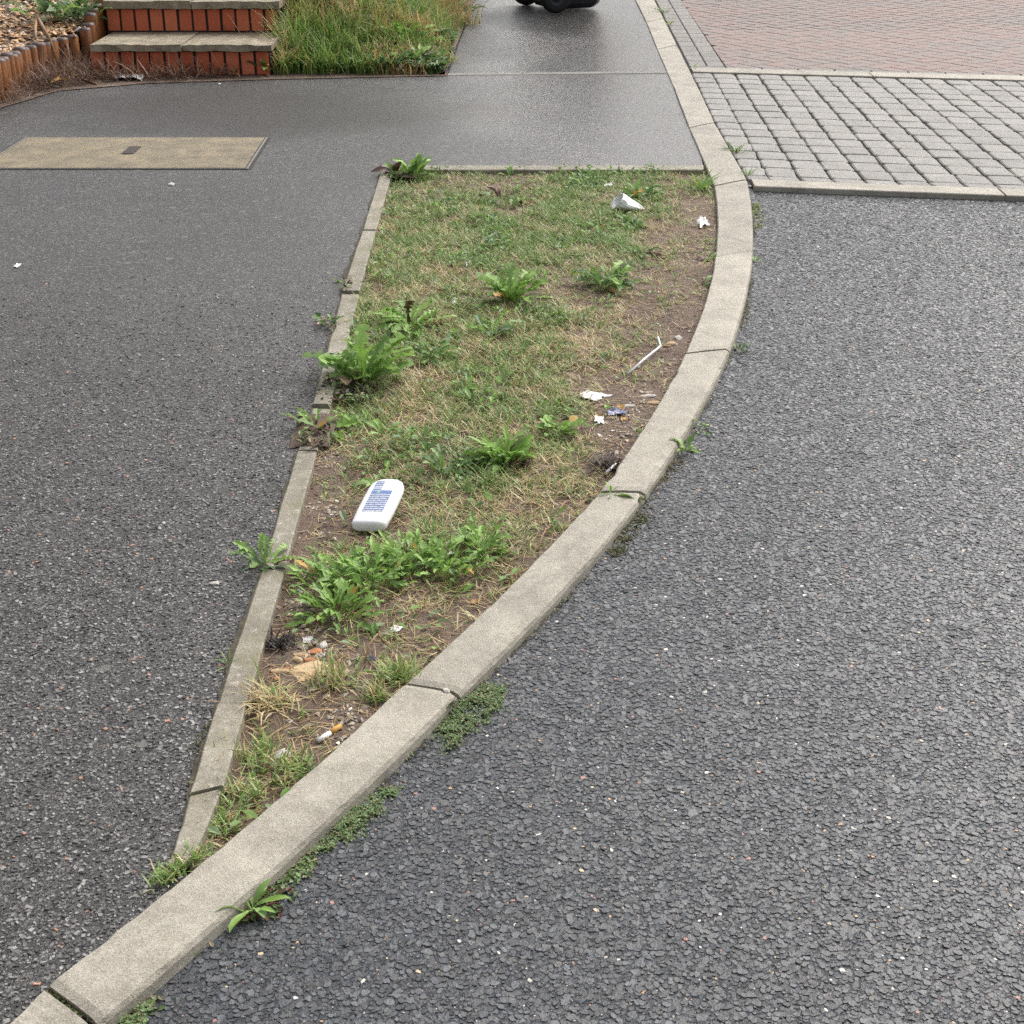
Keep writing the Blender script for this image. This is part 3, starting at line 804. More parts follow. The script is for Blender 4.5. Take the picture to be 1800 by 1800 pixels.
# ------------------------------------------------------------------ brick steps
steps = empty('brick_steps', (*at(380, 219, FT).xy, FT)); tag(steps, 'red brick garden steps with two mossy concrete treads', 'steps')
sb = Vector(steps.location)
yf1 = at(380, 218.5, FT).y
xl1, xr1 = at(244, 218, FT).x, at(524, 218, FT).x
z1b, z1t = FT, at(380, 172, 0).z
def z_at(py, y):      # height of the point at distance y that shows at row py
    yc = (900-py)/FPX; dy = math.cos(PITCH)+yc*math.sin(PITCH); dz = -math.sin(PITCH)+yc*math.cos(PITCH)
    return CAM_H + dz*(y/dy)
def x_at(px, py, y):
    xc, yc = (px-900)/FPX, (900-py)/FPX; dy = math.cos(PITCH)+yc*math.sin(PITCH)
    return xc*y/dy
zt1 = z_at(169.5, yf1-.03); zb1 = z_at(180, yf1-.03)
# riser 2 stands where the tread meets it (row 150 at height zt1)
yf2 = at(380, 150, zt1).y
zt2 = z_at(101.5, yf2-.03); zb2 = z_at(113.5, yf2-.03)
def riser(xa, xb, y, za, zb, n, seed):
    core = box_mesh('mortar_bed', xa-sb.x, xb-sb.x, y+.008-sb.y, y+.10-sb.y, za-sb.z-.02, zb-sb.z-.002, M['mortar'])
    obj('mortar_bed', core, steps)
    p = (xb-xa)/n
    bm_ = box_mesh('brick', -(p-.013)/2, (p-.013)/2, 0, .09, 0, zb-za-.012, M['brick'], .004)
    rr = random.Random(seed)
    for k in range(n):
        obj('brick', bm_, steps, (xa+p*(k+.5)-sb.x, y-sb.y+rr.uniform(-.003, .002), za-sb.z+.006), (0, rr.uniform(-.02, .02), rr.uniform(-.015, .015)))
riser(xl1, xr1, yf1, z1b, zb1, 12, 1)
xl2, xr2 = x_at(266, 135, yf2), x_at(536, 135, yf2)
riser(xl2, xr2, yf2, zt1, zb2, 12, 2)
xt0, xt1, xtj = x_at(241, 172, yf1-.03), x_at(524, 172, yf1-.03), x_at(384, 172, yf1-.03)
def tread(xa, xb, ya, yb, z0, z1, seed):
    bm = bmesh.new(); rr = random.Random(seed)
    bmesh.ops.create_cube(bm, size=1)
    bmesh.ops.subdivide_edges(bm, edges=[e for e in bm.edges if abs((e.verts[0].co-e.verts[1].co).x) > .5], cuts=10)
    for q in bm.verts:
        q.co = Vector(((xa+xb)/2+q.co.x*(xb-xa)-sb.x, (ya+yb)/2+q.co.y*(yb-ya)-sb.y, (z0+z1)/2+q.co.z*(z1-z0)-sb.z))
        if q.co.y < ya-sb.y+.01: q.co.y += rr.uniform(-.006, .006); q.co.z += rr.uniform(-.003, .003)
    bmesh.ops.bevel(bm, geom=[e for e in bm.edges if e.calc_length() < .5 and False], offset=.005) if False else None
    m = bpy.data.meshes.new('tread_slab'); bm.to_mesh(m); bm.free(); m.materials.append(M['slab'])
    return obj('tread_slab', m, steps)
tread(xt0, xtj-.003, yf1-.035, yf2-.001, zb1, zt1, 1); tread(xtj+.003, xt1, yf1-.035, yf2-.001, zb1, zt1-.002, 2)
x20, x21 = x_at(261, 105, yf2-.03), x_at(536, 105, yf2-.03)
tread(x20, (x20+x21)/2-.003, yf2-.035, yf2+.56, zb2, zt2, 3); tread((x20+x21)/2+.003, x21, yf2-.035, yf2+.56, zb2, zt2-.002, 4)

path = empty('garden_path', (x20, yf2+.57, 0)); tag(path, kind='structure', label='concrete slab path behind the brick steps')
for r_ in range(8):
    for c_ in range(2):
        m = rounded_block('paving_slab', (x21-x20)/2-.008, .59, .04, .006, M['slab'], seed=r_*2+c_)
        obj('paving_slab', m, path, ((x21-x20)*(c_+.5)/2, .3+r_*.6, zt2-.045+random.uniform(-.002, .002)))

# ------------------------------------------------------------------ log edging and gravel bed
logs = empty('log_edging', (*at(170, 245, FT).xy, FT)); tag(logs, 'orange brown log edging holding back the golden gravel', 'log edging')
lb = Vector(logs.location)
def log_mesh(r, h, seed):
    rr = random.Random(seed); n = 10; v = []; f = []
    for z, s in ((-.02, 1), (h-.012, 1), (h, .78)):
        for k in range(n):
            a = 2*math.pi*k/n; q = r*s*(1+rr.uniform(-.05, .05))
            v.append((q*math.cos(a), q*math.sin(a), z+rr.uniform(-.003, .003)))
    for r_ in (0, 1):
        for k in range(n): f.append((r_*n+k, r_*n+(k+1) % n, (r_+1)*n+(k+1) % n, (r_+1)*n+k))
    f.append(tuple(range(2*n, 3*n)))
    m = mesh('log', v, f, M['log'], True); m.materials.append(M['log_end'])
    for i in range(n, 2*n+1): m.polygons[i].material_index = 1
    return m
def seg(pa, pb, step):
    n = max(2, int((pb-pa).length/step)); return [pa.lerp(pb, k/n) for k in range(n)]
runA = [at(-40, 318, FT), at(60, 277, FT), at(105, 253, FT), at(145, 231, FT), at(185, 218, FT), at(236, 208.5, FT)]
pts = []
for a, b in zip(runA, runA[1:]): pts += seg(a, b, .066)
lrad = .037
LOGS = []
for i, p in enumerate(pts):
    zt = .205 + random.uniform(-.012, .012)
    LOGS.append((p, zt))
pB0 = at(241, 208, FT); pB1 = Vector((x20-.06, yf2+1.6, 0))
pB0.x = min(pB0.x, xt0-.045)
for i, p in enumerate(seg(Vector((pB0.x, pB0.y, 0)), Vector((x20-.055, yf2+1.7, 0)), .068)):
    LOGS.append((p, .235 + .30*max(0, min(1, (p.y-pB0.y)/.75)) + random.uniform(-.012, .012)))
for i, (p, zt) in enumerate(LOGS):
    obj('log', log_mesh(lrad*random.uniform(.9, 1.08), zt-FT, i), logs, (p.x-lb.x, p.y-lb.y, 0), (random.uniform(-.03, .03), random.uniform(-.03, .03), random.uniform(0, 6)))

def bed_z(x, y): return min(.42, .185 + .14*max(0, y-8.3)) + .012*noise.noise((x*3, y*3, 0))
bedpoly = [(p.x-.0, p.y+.02) for p, _ in LOGS] + [(x20-.06, 16), (-9, 16), (-9, LOGS[0][0].y)]
bx = np.arange(-5.5, x20-.04, .05); by = np.arange(LOGS[0][0].y, 14, .05)
BX, BY = np.meshgrid(bx, by); bi = inside(bedpoly, BX, BY)
V = []; F = []; ii = -np.ones(BX.shape, int)
gr = bi
for j, i in zip(*np.nonzero(gr & (BX < x20-.04))):
    ii[j, i] = len(V); V.append((BX[j, i], BY[j, i], bed_z(BX[j, i], BY[j, i])-.012))
for j in range(BX.shape[0]-1):
    for i in range(BX.shape[1]-1):
        q = (ii[j, i], ii[j, i+1], ii[j+1, i+1], ii[j+1, i])
        if min(q) >= 0: F.append(q)
o = obj('gravel_bed', mesh('gravel_bed', V, F, M['soil'], True)); tag(o, kind='structure', label='raised garden bed behind the log edging')
# soil strip between footway and garden
strip = [at(800, 219, FT), at(520, 225, FT), at(330, 231, FT), at(190, 243, FT), at(100, 270, FT), at(40, 294, FT), at(-200, 402, FT)]
sp_ = strip + [Vector((-9, 5.4, 0)), Vector((-9, 12, 0)), Vector((at(842, 98, FT).x, at(842, 98, FT).y, 0)), at(797, 214, FT)]
o = obj('garden_soil', polygon_sheet('garden_soil', sp_, FT+.004, M['soil'])); tag(o, kind='structure', label='brown soil strip at the foot of the garden')

def stones_mesh(P, S, colors, mat, name):
    """octahedral pebbles: P (n,3), S (n,) size"""
    n = len(P)
    base = np.array([(1, 0, 0), (0, 1, 0), (-1, 0, 0), (0, -1, 0), (0, 0, .75), (0, 0, -.75)], float)
    tri = np.array([(0, 1, 4), (1, 2, 4), (2, 3, 4), (3, 0, 4), (1, 0, 5), (2, 1, 5), (3, 2, 5), (0, 3, 5)])
    th = rng.uniform(0, 6.28, n); st_ = rng.uniform(.6, 1.4, (n, 6, 1))*1.0
    B = np.repeat(base[None], n, 0)*st_
    B[:, :, 0] *= rng.uniform(.8, 1.4, (n, 1)); B[:, :, 2] *= rng.uniform(.5, .9, (n, 1))
    B += rng.normal(0, .12, B.shape)
    c, s = np.cos(th)[:, None], np.sin(th)[:, None]
    X = B[:, :, 0]*c - B[:, :, 1]*s; Y = B[:, :, 0]*s + B[:, :, 1]*c
    B[:, :, 0], B[:, :, 1] = X, Y
    tl = rng.uniform(-.5, .5, (n, 1)); B[:, :, 2] += B[:, :, 0]*tl
    V = B*S[:, None, None] + P[:, None, :]
    Fm = (tri[None] + (np.arange(n)*6)[:, None, None]).reshape(-1, 3)
    return from_arrays(name, V.reshape(-1, 3), Fm, mat, np.repeat(colors, 6, 0))
# golden gravel
n = 26000
X = rng.uniform(-5.2, x20-.05, n); Y = LOGS[0][0].y + (rng.uniform(0, 1, n)**1.6)*6.5
k = inside(bedpoly, X, Y) & (X/(Y*.9063+.55) > -.42); X, Y = X[k], Y[k]
Z = np.array([bed_z(x, y) for x, y in zip(X, Y)]) + rng.uniform(-.006, .006, len(X))
pal = np.array([(.50, .27, .10), (.42, .21, .08), (.56, .36, .17), (.34, .16, .07), (.60, .50, .38), (.47, .30, .15), (.66, .62, .55)])
cc = pal[rng.choice(7, len(X), p=[.26, .2, .18, .12, .1, .1, .04])]*rng.uniform(.75, 1.15, (len(X), 1))
o = obj('golden_gravel', stones_mesh(np.c_[X, Y, Z], rng.uniform(.009, .021, len(X)), cc, M['gravel'], 'golden_gravel')); tag(o, 'golden orange gravel filling the raised bed', 'gravel', kind='stuff')

# ------------------------------------------------------------------ blades
def blades(P, heads, lens, lean, width, cols, curl, name, mat, seg=3):
    """P (n,3) roots; heads angle; lean 0 upright .. 1.5 flat; each blade a curved tapering strip"""
    n = len(P)
    s = np.linspace(0, 1, seg+1)
    ang = (math.pi/2 - lean)[:, None] - curl[:, None]*s[None, :-1]           # elevation of each piece
    dl = (lens/seg)[:, None]
    r = np.concatenate([np.zeros((n, 1)), np.cumsum(np.cos(ang)*dl, 1)], 1)
    z = np.concatenate([np.zeros((n, 1)), np.cumsum(np.sin(ang)*dl, 1)], 1)
    z = np.maximum(z, -.002 + .0*z)
    hx, hy = np.cos(heads)[:, None], np.sin(heads)[:, None]
    sw = rng.normal(0, .12, (n, 1))*lens[:, None]*s[None]**2
    cx = P[:, 0:1] + hx*r - hy*sw; cy = P[:, 1:2] + hy*r + hx*sw; cz = P[:, 2:3] + z
    w = width[:, None]*np.array([.8, 1.0, .75, .12] if seg == 3 else [.9]+[1]*(seg-2)+[.7, .1])[None]
    V = np.empty((n, seg+1, 2, 3))
    V[:, :, 0, 0] = cx - hy*w/2; V[:, :, 0, 1] = cy + hx*w/2; V[:, :, 0, 2] = cz
    V[:, :, 1, 0] = cx + hy*w/2; V[:, :, 1, 1] = cy - hx*w/2; V[:, :, 1, 2] = cz
    q = np.array([(2*i, 2*i+1, 2*i+3, 2*i+2) for i in range(seg)])
    F = (q[None] + (np.arange(n)*(2*(seg+1)))[:, None, None]).reshape(-1, 4)
    return from_arrays(name, V.reshape(-1, 3), F, mat, np.repeat(cols, 2*(seg+1), 0))

# growth map of the verge: (px, py, density, greenness)
CP = np.array([
 (720,380,.6,.7),(800,390,.5,.6),(880,385,.2,.5),(1000,380,.7,.7),(1100,385,.6,.7),(1180,390,.5,.5),
 (710,430,.7,.45),(800,430,.9,.7),(900,420,.5,.6),(980,430,1,.75),(1060,440,.8,.7),(1130,440,.6,.4),(1190,430,.12,.3),
 (700,480,.8,.5),(800,480,1,.6),(900,480,1,.75),(1000,480,.9,.7),(1080,480,.7,.6),(1130,480,.4,.4),(1195,480,.1,.3),
 (690,530,.8,.4),(780,530,.9,.5),(870,560,.6,.5),(960,560,.4,.4),(1040,560,.3,.3),(1130,540,.2,.3),(1190,530,.04,.3),
 (670,600,.9,.6),(760,610,1,.6),(860,610,1,.5),(960,600,.9,.4),(1060,600,.6,.3),(1110,590,.1,.2),(1170,600,.01,.2),
 (740,660,.9,.6),(850,660,1,.5),(950,660,1,.45),(1040,650,.75,.35),(1090,660,.12,.2),(1140,660,0,.2),
 (650,720,.6,.5),(740,730,.9,.4),(850,730,1,.5),(950,720,.9,.5),(1020,700,.45,.3),(1070,720,.07,.2),(1110,720,0,.2),
 (640,790,.7,.45),(720,780,.9,.35),(820,800,.9,.6),(920,790,.8,.5),(1000,790,.7,.4),(1060,780,.04,.2),
 (620,840,.03,.3),(660,850,.25,.5),(740,850,.8,.6),(820,850,.9,.5),(900,840,.9,.4),(970,840,.8,.35),(1020,840,.2,.2),
 (600,910,.01,.2),(640,920,.1,.3),(760,910,.8,.5),(840,910,.9,.45),(920,900,.7,.3),(970,900,.25,.2),
 (560,990,.05,.2),(620,980,.4,.6),(720,980,.5,.6),(820,980,.6,.5),(880,970,.5,.3),(930,950,.12,.2),
 (540,1060,.06,.1),(620,1080,.25,.3),(720,1060,.5,.4),(800,1050,.5,.35),(840,1040,.2,.2),
 (530,1110,.04,.1),(640,1110,.07,.2),(720,1110,.25,.2),(780,1090,.2,.2),
 (520,1180,.2,.15),(600,1170,.1,.4),(660,1190,.12,.3),(710,1160,.5,.6),
 (490,1230,.12,.1),(580,1240,.02,.1),(640,1230,0,.1),(490,1280,.3,.6),(560,1300,.25,.5),(470,1340,.3,.5),(530,1340,.25,.4),(445,1395,.3,.5)], float)
CPW = np.array([[*at(x, y, .01).xy] for x, y, _, _ in CP])
def field(X, Y):
    D = (X[:, None]-CPW[None, :, 0])**2 + ((Y[:, None]-CPW[None, :, 1])*.55)**2
    w = 1/(D+.0009)**1.6; w /= w.sum(1, keepdims=True)
    return (w*CP[None, :, 2]).sum(1), (w*CP[None, :, 3]).sum(1)
GREEN = np.array([(.19, .30, .07), (.24, .36, .09), (.145, .24, .055), (.29, .39, .14), (.34, .41, .20)])
STRAW = np.array([(.60, .48, .26), (.50, .38, .19), (.70, .60, .38), (.36, .24, .13), (.54, .46, .22)])
n = 26000
X = rng.uniform(min(vx), max(vx), n); Y = rng.uniform(min(vy), max(vy), n)
k = inside(vp, X, Y); X, Y = X[k], Y[k]
D, G = field(X, Y)
patch = np.array([noise.noise((x*7, y*7, 5)) for x, y in zip(X, Y)])
D2 = np.clip(D + patch*.35*(D > .05), 0, 1)
k = rng.uniform(0, 1, len(X)) < D2**1.15; X, Y, D, G, patch = X[k], Y[k], D[k], G[k], patch[k]
# each tuft grows a dozen blades
per = rng.integers(6, 12, len(X)); tid = np.repeat(np.arange(len(X)), per)
nb = len(tid); print('verge blades', nb)
bxx = X[tid] + rng.normal(0, .006, nb); byy = Y[tid] + rng.normal(0, .006, nb)
k = inside(vp, bxx, byy); tid = tid[k]; bxx = bxx[k]; byy = byy[k]; nb = len(tid)
bz = np.array([soil_z(x, y) for x, y in zip(bxx, byy)]) - .001
th0 = rng.uniform(0, 6.28, len(X))
heads = th0[tid] + rng.normal(0, 1.1, nb)
gfrac = np.clip(G[tid]*1.05 + patch[tid]*.6, .03, .97)
isg = rng.uniform(0, 1, nb) < gfrac
lens = np.where(isg, rng.uniform(.016, .046, nb), rng.uniform(.018, .055, nb))*(.65+.45*D[tid])
lean = np.where(isg, rng.uniform(.45, 1.4, nb), rng.uniform(.9, 1.5, nb))
curl = np.where(isg, rng.uniform(.1, 1.0, nb), rng.uniform(-.1, .6, nb))
width = np.where(isg, rng.uniform(.0018, .0032, nb), rng.uniform(.0012, .0024, nb))
cols = np.where(isg[:, None], GREEN[rng.integers(0, 5, nb)], STRAW[rng.integers(0, 5, nb)])*rng.uniform(.75, 1.25, (nb, 1))
o = obj('verge_grass', blades(np.c_[bxx, byy, bz], heads, lens, lean, width, cols, curl, 'verge_grass', M['grass'])); tag(o, 'patchy green and straw coloured grass covering the verge', 'grass', kind='stuff')

# dead thatch lying on the bare soil
n = 26000
X = rng.uniform(min(vx), max(vx), n); Y = rng.uniform(min(vy), max(vy), n)
k = inside(vp, X, Y); X, Y = X[k], Y[k]; D, G = field(X, Y)
k = rng.uniform(0, 1, len(X)) < np.where(Y < at(600, 1000).y, .9, .5); X, Y = X[k], Y[k]; n = len(X)
Z = np.array([soil_z(x, y) for x, y in zip(X, Y)]) + .0015
cols = STRAW[rng.integers(0, 5, n)]*np.array([1.0, .90, .82])*rng.uniform(.45, 1.1, (n, 1))
o = obj('dead_thatch', blades(np.c_[X, Y, Z], rng.uniform(0, 6.28, n), rng.uniform(.01, .055, n), np.full(n, 1.5), rng.uniform(.001, .002, n), cols, rng.uniform(-.06, .06, n), 'dead_thatch', M['grass'])); tag(o, 'thin dry straw lying loose on the bare verge soil', 'thatch', kind='stuff')

def small_leaves(name, X, Y, Z, size, pal, label, cat):
    n = len(X); a = rng.uniform(0, 6.28, n); L = size*rng.uniform(.5, 1.4, n); t_ = rng.uniform(-.9, .9, n); V = np.zeros((n, 6, 3)); ca_, sa_ = np.cos(a), np.sin(a)
    for i, (lx, ly, up_) in enumerate(((-.5, 0, 0), (-.1, -.26, .12), (.25, -.22, .1), (.5, 0, -.05), (.25, .22, .1), (-.1, .26, .12))):
        V[:, i, 0] = X + (lx*ca_-ly*sa_)*L; V[:, i, 1] = Y + (lx*sa_+ly*ca_)*L; V[:, i, 2] = np.maximum(Z + (lx*np.sin(t_)+up_)*L, .002)
    F = (np.array([(0, 1, 2, 3), (0, 3, 4, 5)])[None] + (np.arange(n)*6)[:, None, None]).reshape(-1, 4)
    c = np.array(pal)[rng.integers(0, len(pal), n)]*rng.uniform(.7, 1.25, (n, 1))
    return tag(obj(name, from_arrays(name, V.reshape(-1, 3), F, M['small_leaves'], np.repeat(c, 6, 0))), label, cat, kind='stuff')
small_leaves('joint_moss', JOINT_MOSS[0], JOINT_MOSS[1], np.full(len(JOINT_MOSS[0]), .014), .011, [(.13, .13, .04), (.09, .10, .03), (.16, .10, .06), (.18, .19, .07), (.08, .06, .04)], 'specks of moss and dead leaf in the joints of the setts', 'moss')
n = 60000
X = rng.uniform(min(vx), max(vx), n); Y = rng.uniform(min(vy), max(vy), n)
k = inside(vp, X, Y); X, Y = X[k], Y[k]; D, G = field(X, Y)
pn = np.array([noise.noise((x*5, y*5, 31)) + .5*noise.noise((x*17, y*17, 8)) for x, y in zip(X, Y)])
k = (rng.uniform(0, 1, len(X)) < np.clip((pn-.02)*1.6, 0, 1)*D*G*1.3); X, Y = X[k], Y[k]
Z = np.array([soil_z(x, y) for x, y in zip(X, Y)]) + rng.uniform(.004, .026, len(X)); print('small leaves', len(X))
small_leaves('verge_ground_leaves', X, Y, Z, .019, [(.19, .34, .07), (.24, .40, .09), (.15, .27, .07), (.29, .44, .16), (.14, .23, .08), (.22, .30, .16)], 'small green weed leaves woven through the verge grass', 'ground leaves')
n = 9000
X = rng.uniform(min(vx), max(vx), n); Y = rng.uniform(min(vy), max(vy), n)
k = inside(vp, X, Y); X, Y = X[k], Y[k]; D, G = field(X, Y); k = rng.uniform(0, 1, len(X)) > D*1.3; X, Y = X[k], Y[k]
Z = np.array([soil_z(x, y) for x, y in zip(X, Y)]) + .0005
pal = np.array([(.15, .108, .083), (.20, .145, .11), (.10, .072, .058), (.27, .20, .157)])
o = obj('soil_crumbs', stones_mesh(np.c_[X, Y, Z], rng.uniform(.0015, .0065, len(X))*rng.uniform(.5, 1, len(X)), pal[rng.integers(0, 4, len(X))], M['crumb'], 'soil_crumbs')); tag(o, 'loose brown crumbs lying on the bare verge soil', 'soil', kind='stuff')

# soil grit, dense on the bare strip beside the kerb
gp = [(1150, 590, 40), (1130, 660, 40), (1105, 720, 35), (1085, 760, 30), (1170, 500, 25), (1060, 800, 25), (590, 1110, 40), (620, 1140, 50), (610, 830, 30), (600, 900, 35), (570, 1050, 40), (640, 1230, 40)]
X, Y = [], []
for px, py, r_ in gp:
    for k in range(75):
        p = at(px+random.gauss(0, r_*.55), py+random.gauss(0, r_*.6), 0); X.append(p.x); Y.append(p.y)
X, Y = np.array(X), np.array(Y); k = inside(vp, X, Y); X, Y = X[k], Y[k]
Z = np.array([soil_z(x, y) for x, y in zip(X, Y)])+.001
pal = np.array([(.42, .36, .29), (.30, .25, .20), (.50, .36, .22), (.20, .17, .15), (.62, .60, .55)])
cc = pal[rng.choice(5, len(X), p=[.3, .3, .12, .2, .08])]*rng.uniform(.7, 1.1, (len(X), 1))
o = obj('soil_grit', stones_mesh(np.c_[X, Y, Z], rng.uniform(.0018, .0062, len(X)), cc, M['gravel'], 'soil_grit')); tag(o, 'small pale stone grit scattered over the bare soil', 'grit', kind='stuff')

# ------------------------------------------------------------------ leaves
def leaf(kind, lift, arch, seed, mat):
    """leaf of length 1 growing along +X from the origin"""
    rr = random.Random(seed)
    if kind == 'dandelion':
        S = [(0, .014, 0), (.16, .017, 0)]
        pos_ = sorted(rr.uniform(.22, .80) for _ in range(4)); pos_ = [.22+.17*q+.3*(pos_[q]-(.22+.17*q)) for q in range(4)]
        for q in range(4):
            wmax = [.05, .085, .12, .14][q]*rr.uniform(.7, 1.25)
            S += [(pos_[q]-.045, .020+.008*q, 0), (pos_[q]+.03, wmax, rr.uniform(-.09, -.03))]
        S += [(.86, .045, 0), (.90, .13, -.04), (.96, .075, 0), (1.0, .004, 0)]
    elif kind == 'plantain':
        S = [(0, .02, 0), (.15, .025, 0), (.3, .075, 0), (.5, .13, 0), (.7, .13, 0), (.87, .075, 0), (1, .005, 0)]
    elif kind == 'round':
        S = [(0, .014, 0), (.35, .014, 0), (.5, .02, 0), (.56, .13, -.03), (.68, .21, -.02), (.82, .20, 0), (.94, .11, 0), (1, .01, 0)]
    elif kind == 'lobed':
        S = [(0, .014, 0), (.25, .016, 0), (.33, .07, -.04), (.40, .03, 0), (.53, .12, -.05), (.60, .045, 0), (.75, .145, -.04), (.83, .075, 0), (.90, .09, -.02), (1, .006, 0)]
    else:   # blade
        S = [(0, .02, 0), (.3, .035, 0), (.6, .03, 0), (.85, .018, 0), (1, .002, 0)]
    v = []; f = []; x = z = 0; ps = 0; tw = rr.uniform(-.35, .35)
    fold = rr.uniform(.25, .6)
    for s, w, b in S:
        a = lift - arch*s**1.3 + .18*math.sin(s*9+seed); x += math.cos(a)*(s-ps); z += math.sin(a)*(s-ps); ps = s
        nx, nz = -math.sin(a), math.cos(a)
        for side in (-1, 0, 1):
            ww = abs(w*side); ww *= rr.uniform(.6, 1.3) if kind in ('dandelion', 'lobed') else rr.uniform(.85, 1.15)
            yy = side*ww; up = fold*ww + side*ww*math.sin(tw*s) + rr.uniform(-.012, .012)*(side != 0)
            v.append((x + math.cos(a)*b*(side != 0) + nx*up, yy + .05*math.sin(3*s+seed), z + math.sin(a)*b*(side != 0) + nz*up))
    for i in range(len(S)-1):
        for j in (0, 1): f.append((3*i+j, 3*i+3+j, 3*i+4+j, 3*i+1+j))
    return mesh('leaf', v, f, mat, kind in ('plantain', 'blade'))
LM = {}
def leaves_for(kind, matn, up):
    key = (kind, matn, up)
    if key not in LM:
        LM[key] = [leaf(kind, {0: .22, 1: .75, 2: 1.25}[up] + q*.09 - .2, {0: .45, 1: .9, 2: 1.0}[up] + .25*(q % 3) - .2, q*7+up, M[matn]) for q in range(6)]
    return LM[key]

def plant(name, loc, kind, mats, nl, size, up, label, cat='weed', group=None, spread=.012, dead=2, arc=None, rz0=None, small=.55):
    root = empty(name, loc); tag(root, label, cat, group)
    if kind in ('dandelion', 'lobed'): nl = int(nl*1.6)
    for q in range(nl):
        mn = random.choice(mats) if random.random() > .06 else random.choice(('leaf_yellow', 'leaf_dead', 'leaf_red'))
        u = up if random.random() < .55 else max(0, min(2, up + random.choice((-1, 1))))
        lm = random.choice(leaves_for(kind, mn, u))
        a = (rz0 or 0) + (2.399963*q + random.uniform(-.4, .4) if arc is None else random.uniform(-arc, arc))
        r_ = random.uniform(0, spread)
        s = size*random.uniform(small*.7, 1.12)
        obj('leaf', lm, root, (r_*math.cos(a), r_*math.sin(a), random.uniform(0, .003)), (random.uniform(-.5, .5), random.uniform(-.3, .25), a), (s, s*random.uniform(.75, 1.15), s))
    for q in range(dead):
        a = random.uniform(0, 6.28); s = size*random.uniform(.4, .75)
        obj('leaf', random.choice(leaves_for(kind, 'leaf_dead', 0)), root, (spread*.5*math.cos(a), spread*.5*math.sin(a), .002), (random.uniform(-.2, .2), random.uniform(.12, .22), a), s)
    return root
def gp_(px, py, z=None):
    p = at(px, py, .008); 
    p.z = soil_z(p.x, p.y) if z is None else z
    return p
BR, MD, DK = ['leaf_bright', 'leaf_bright', 'leaf_mid'], ['leaf_mid', 'leaf_mid', 'leaf_bright', 'leaf_dark'], ['leaf_dark', 'leaf_dark', 'leaf_mid']
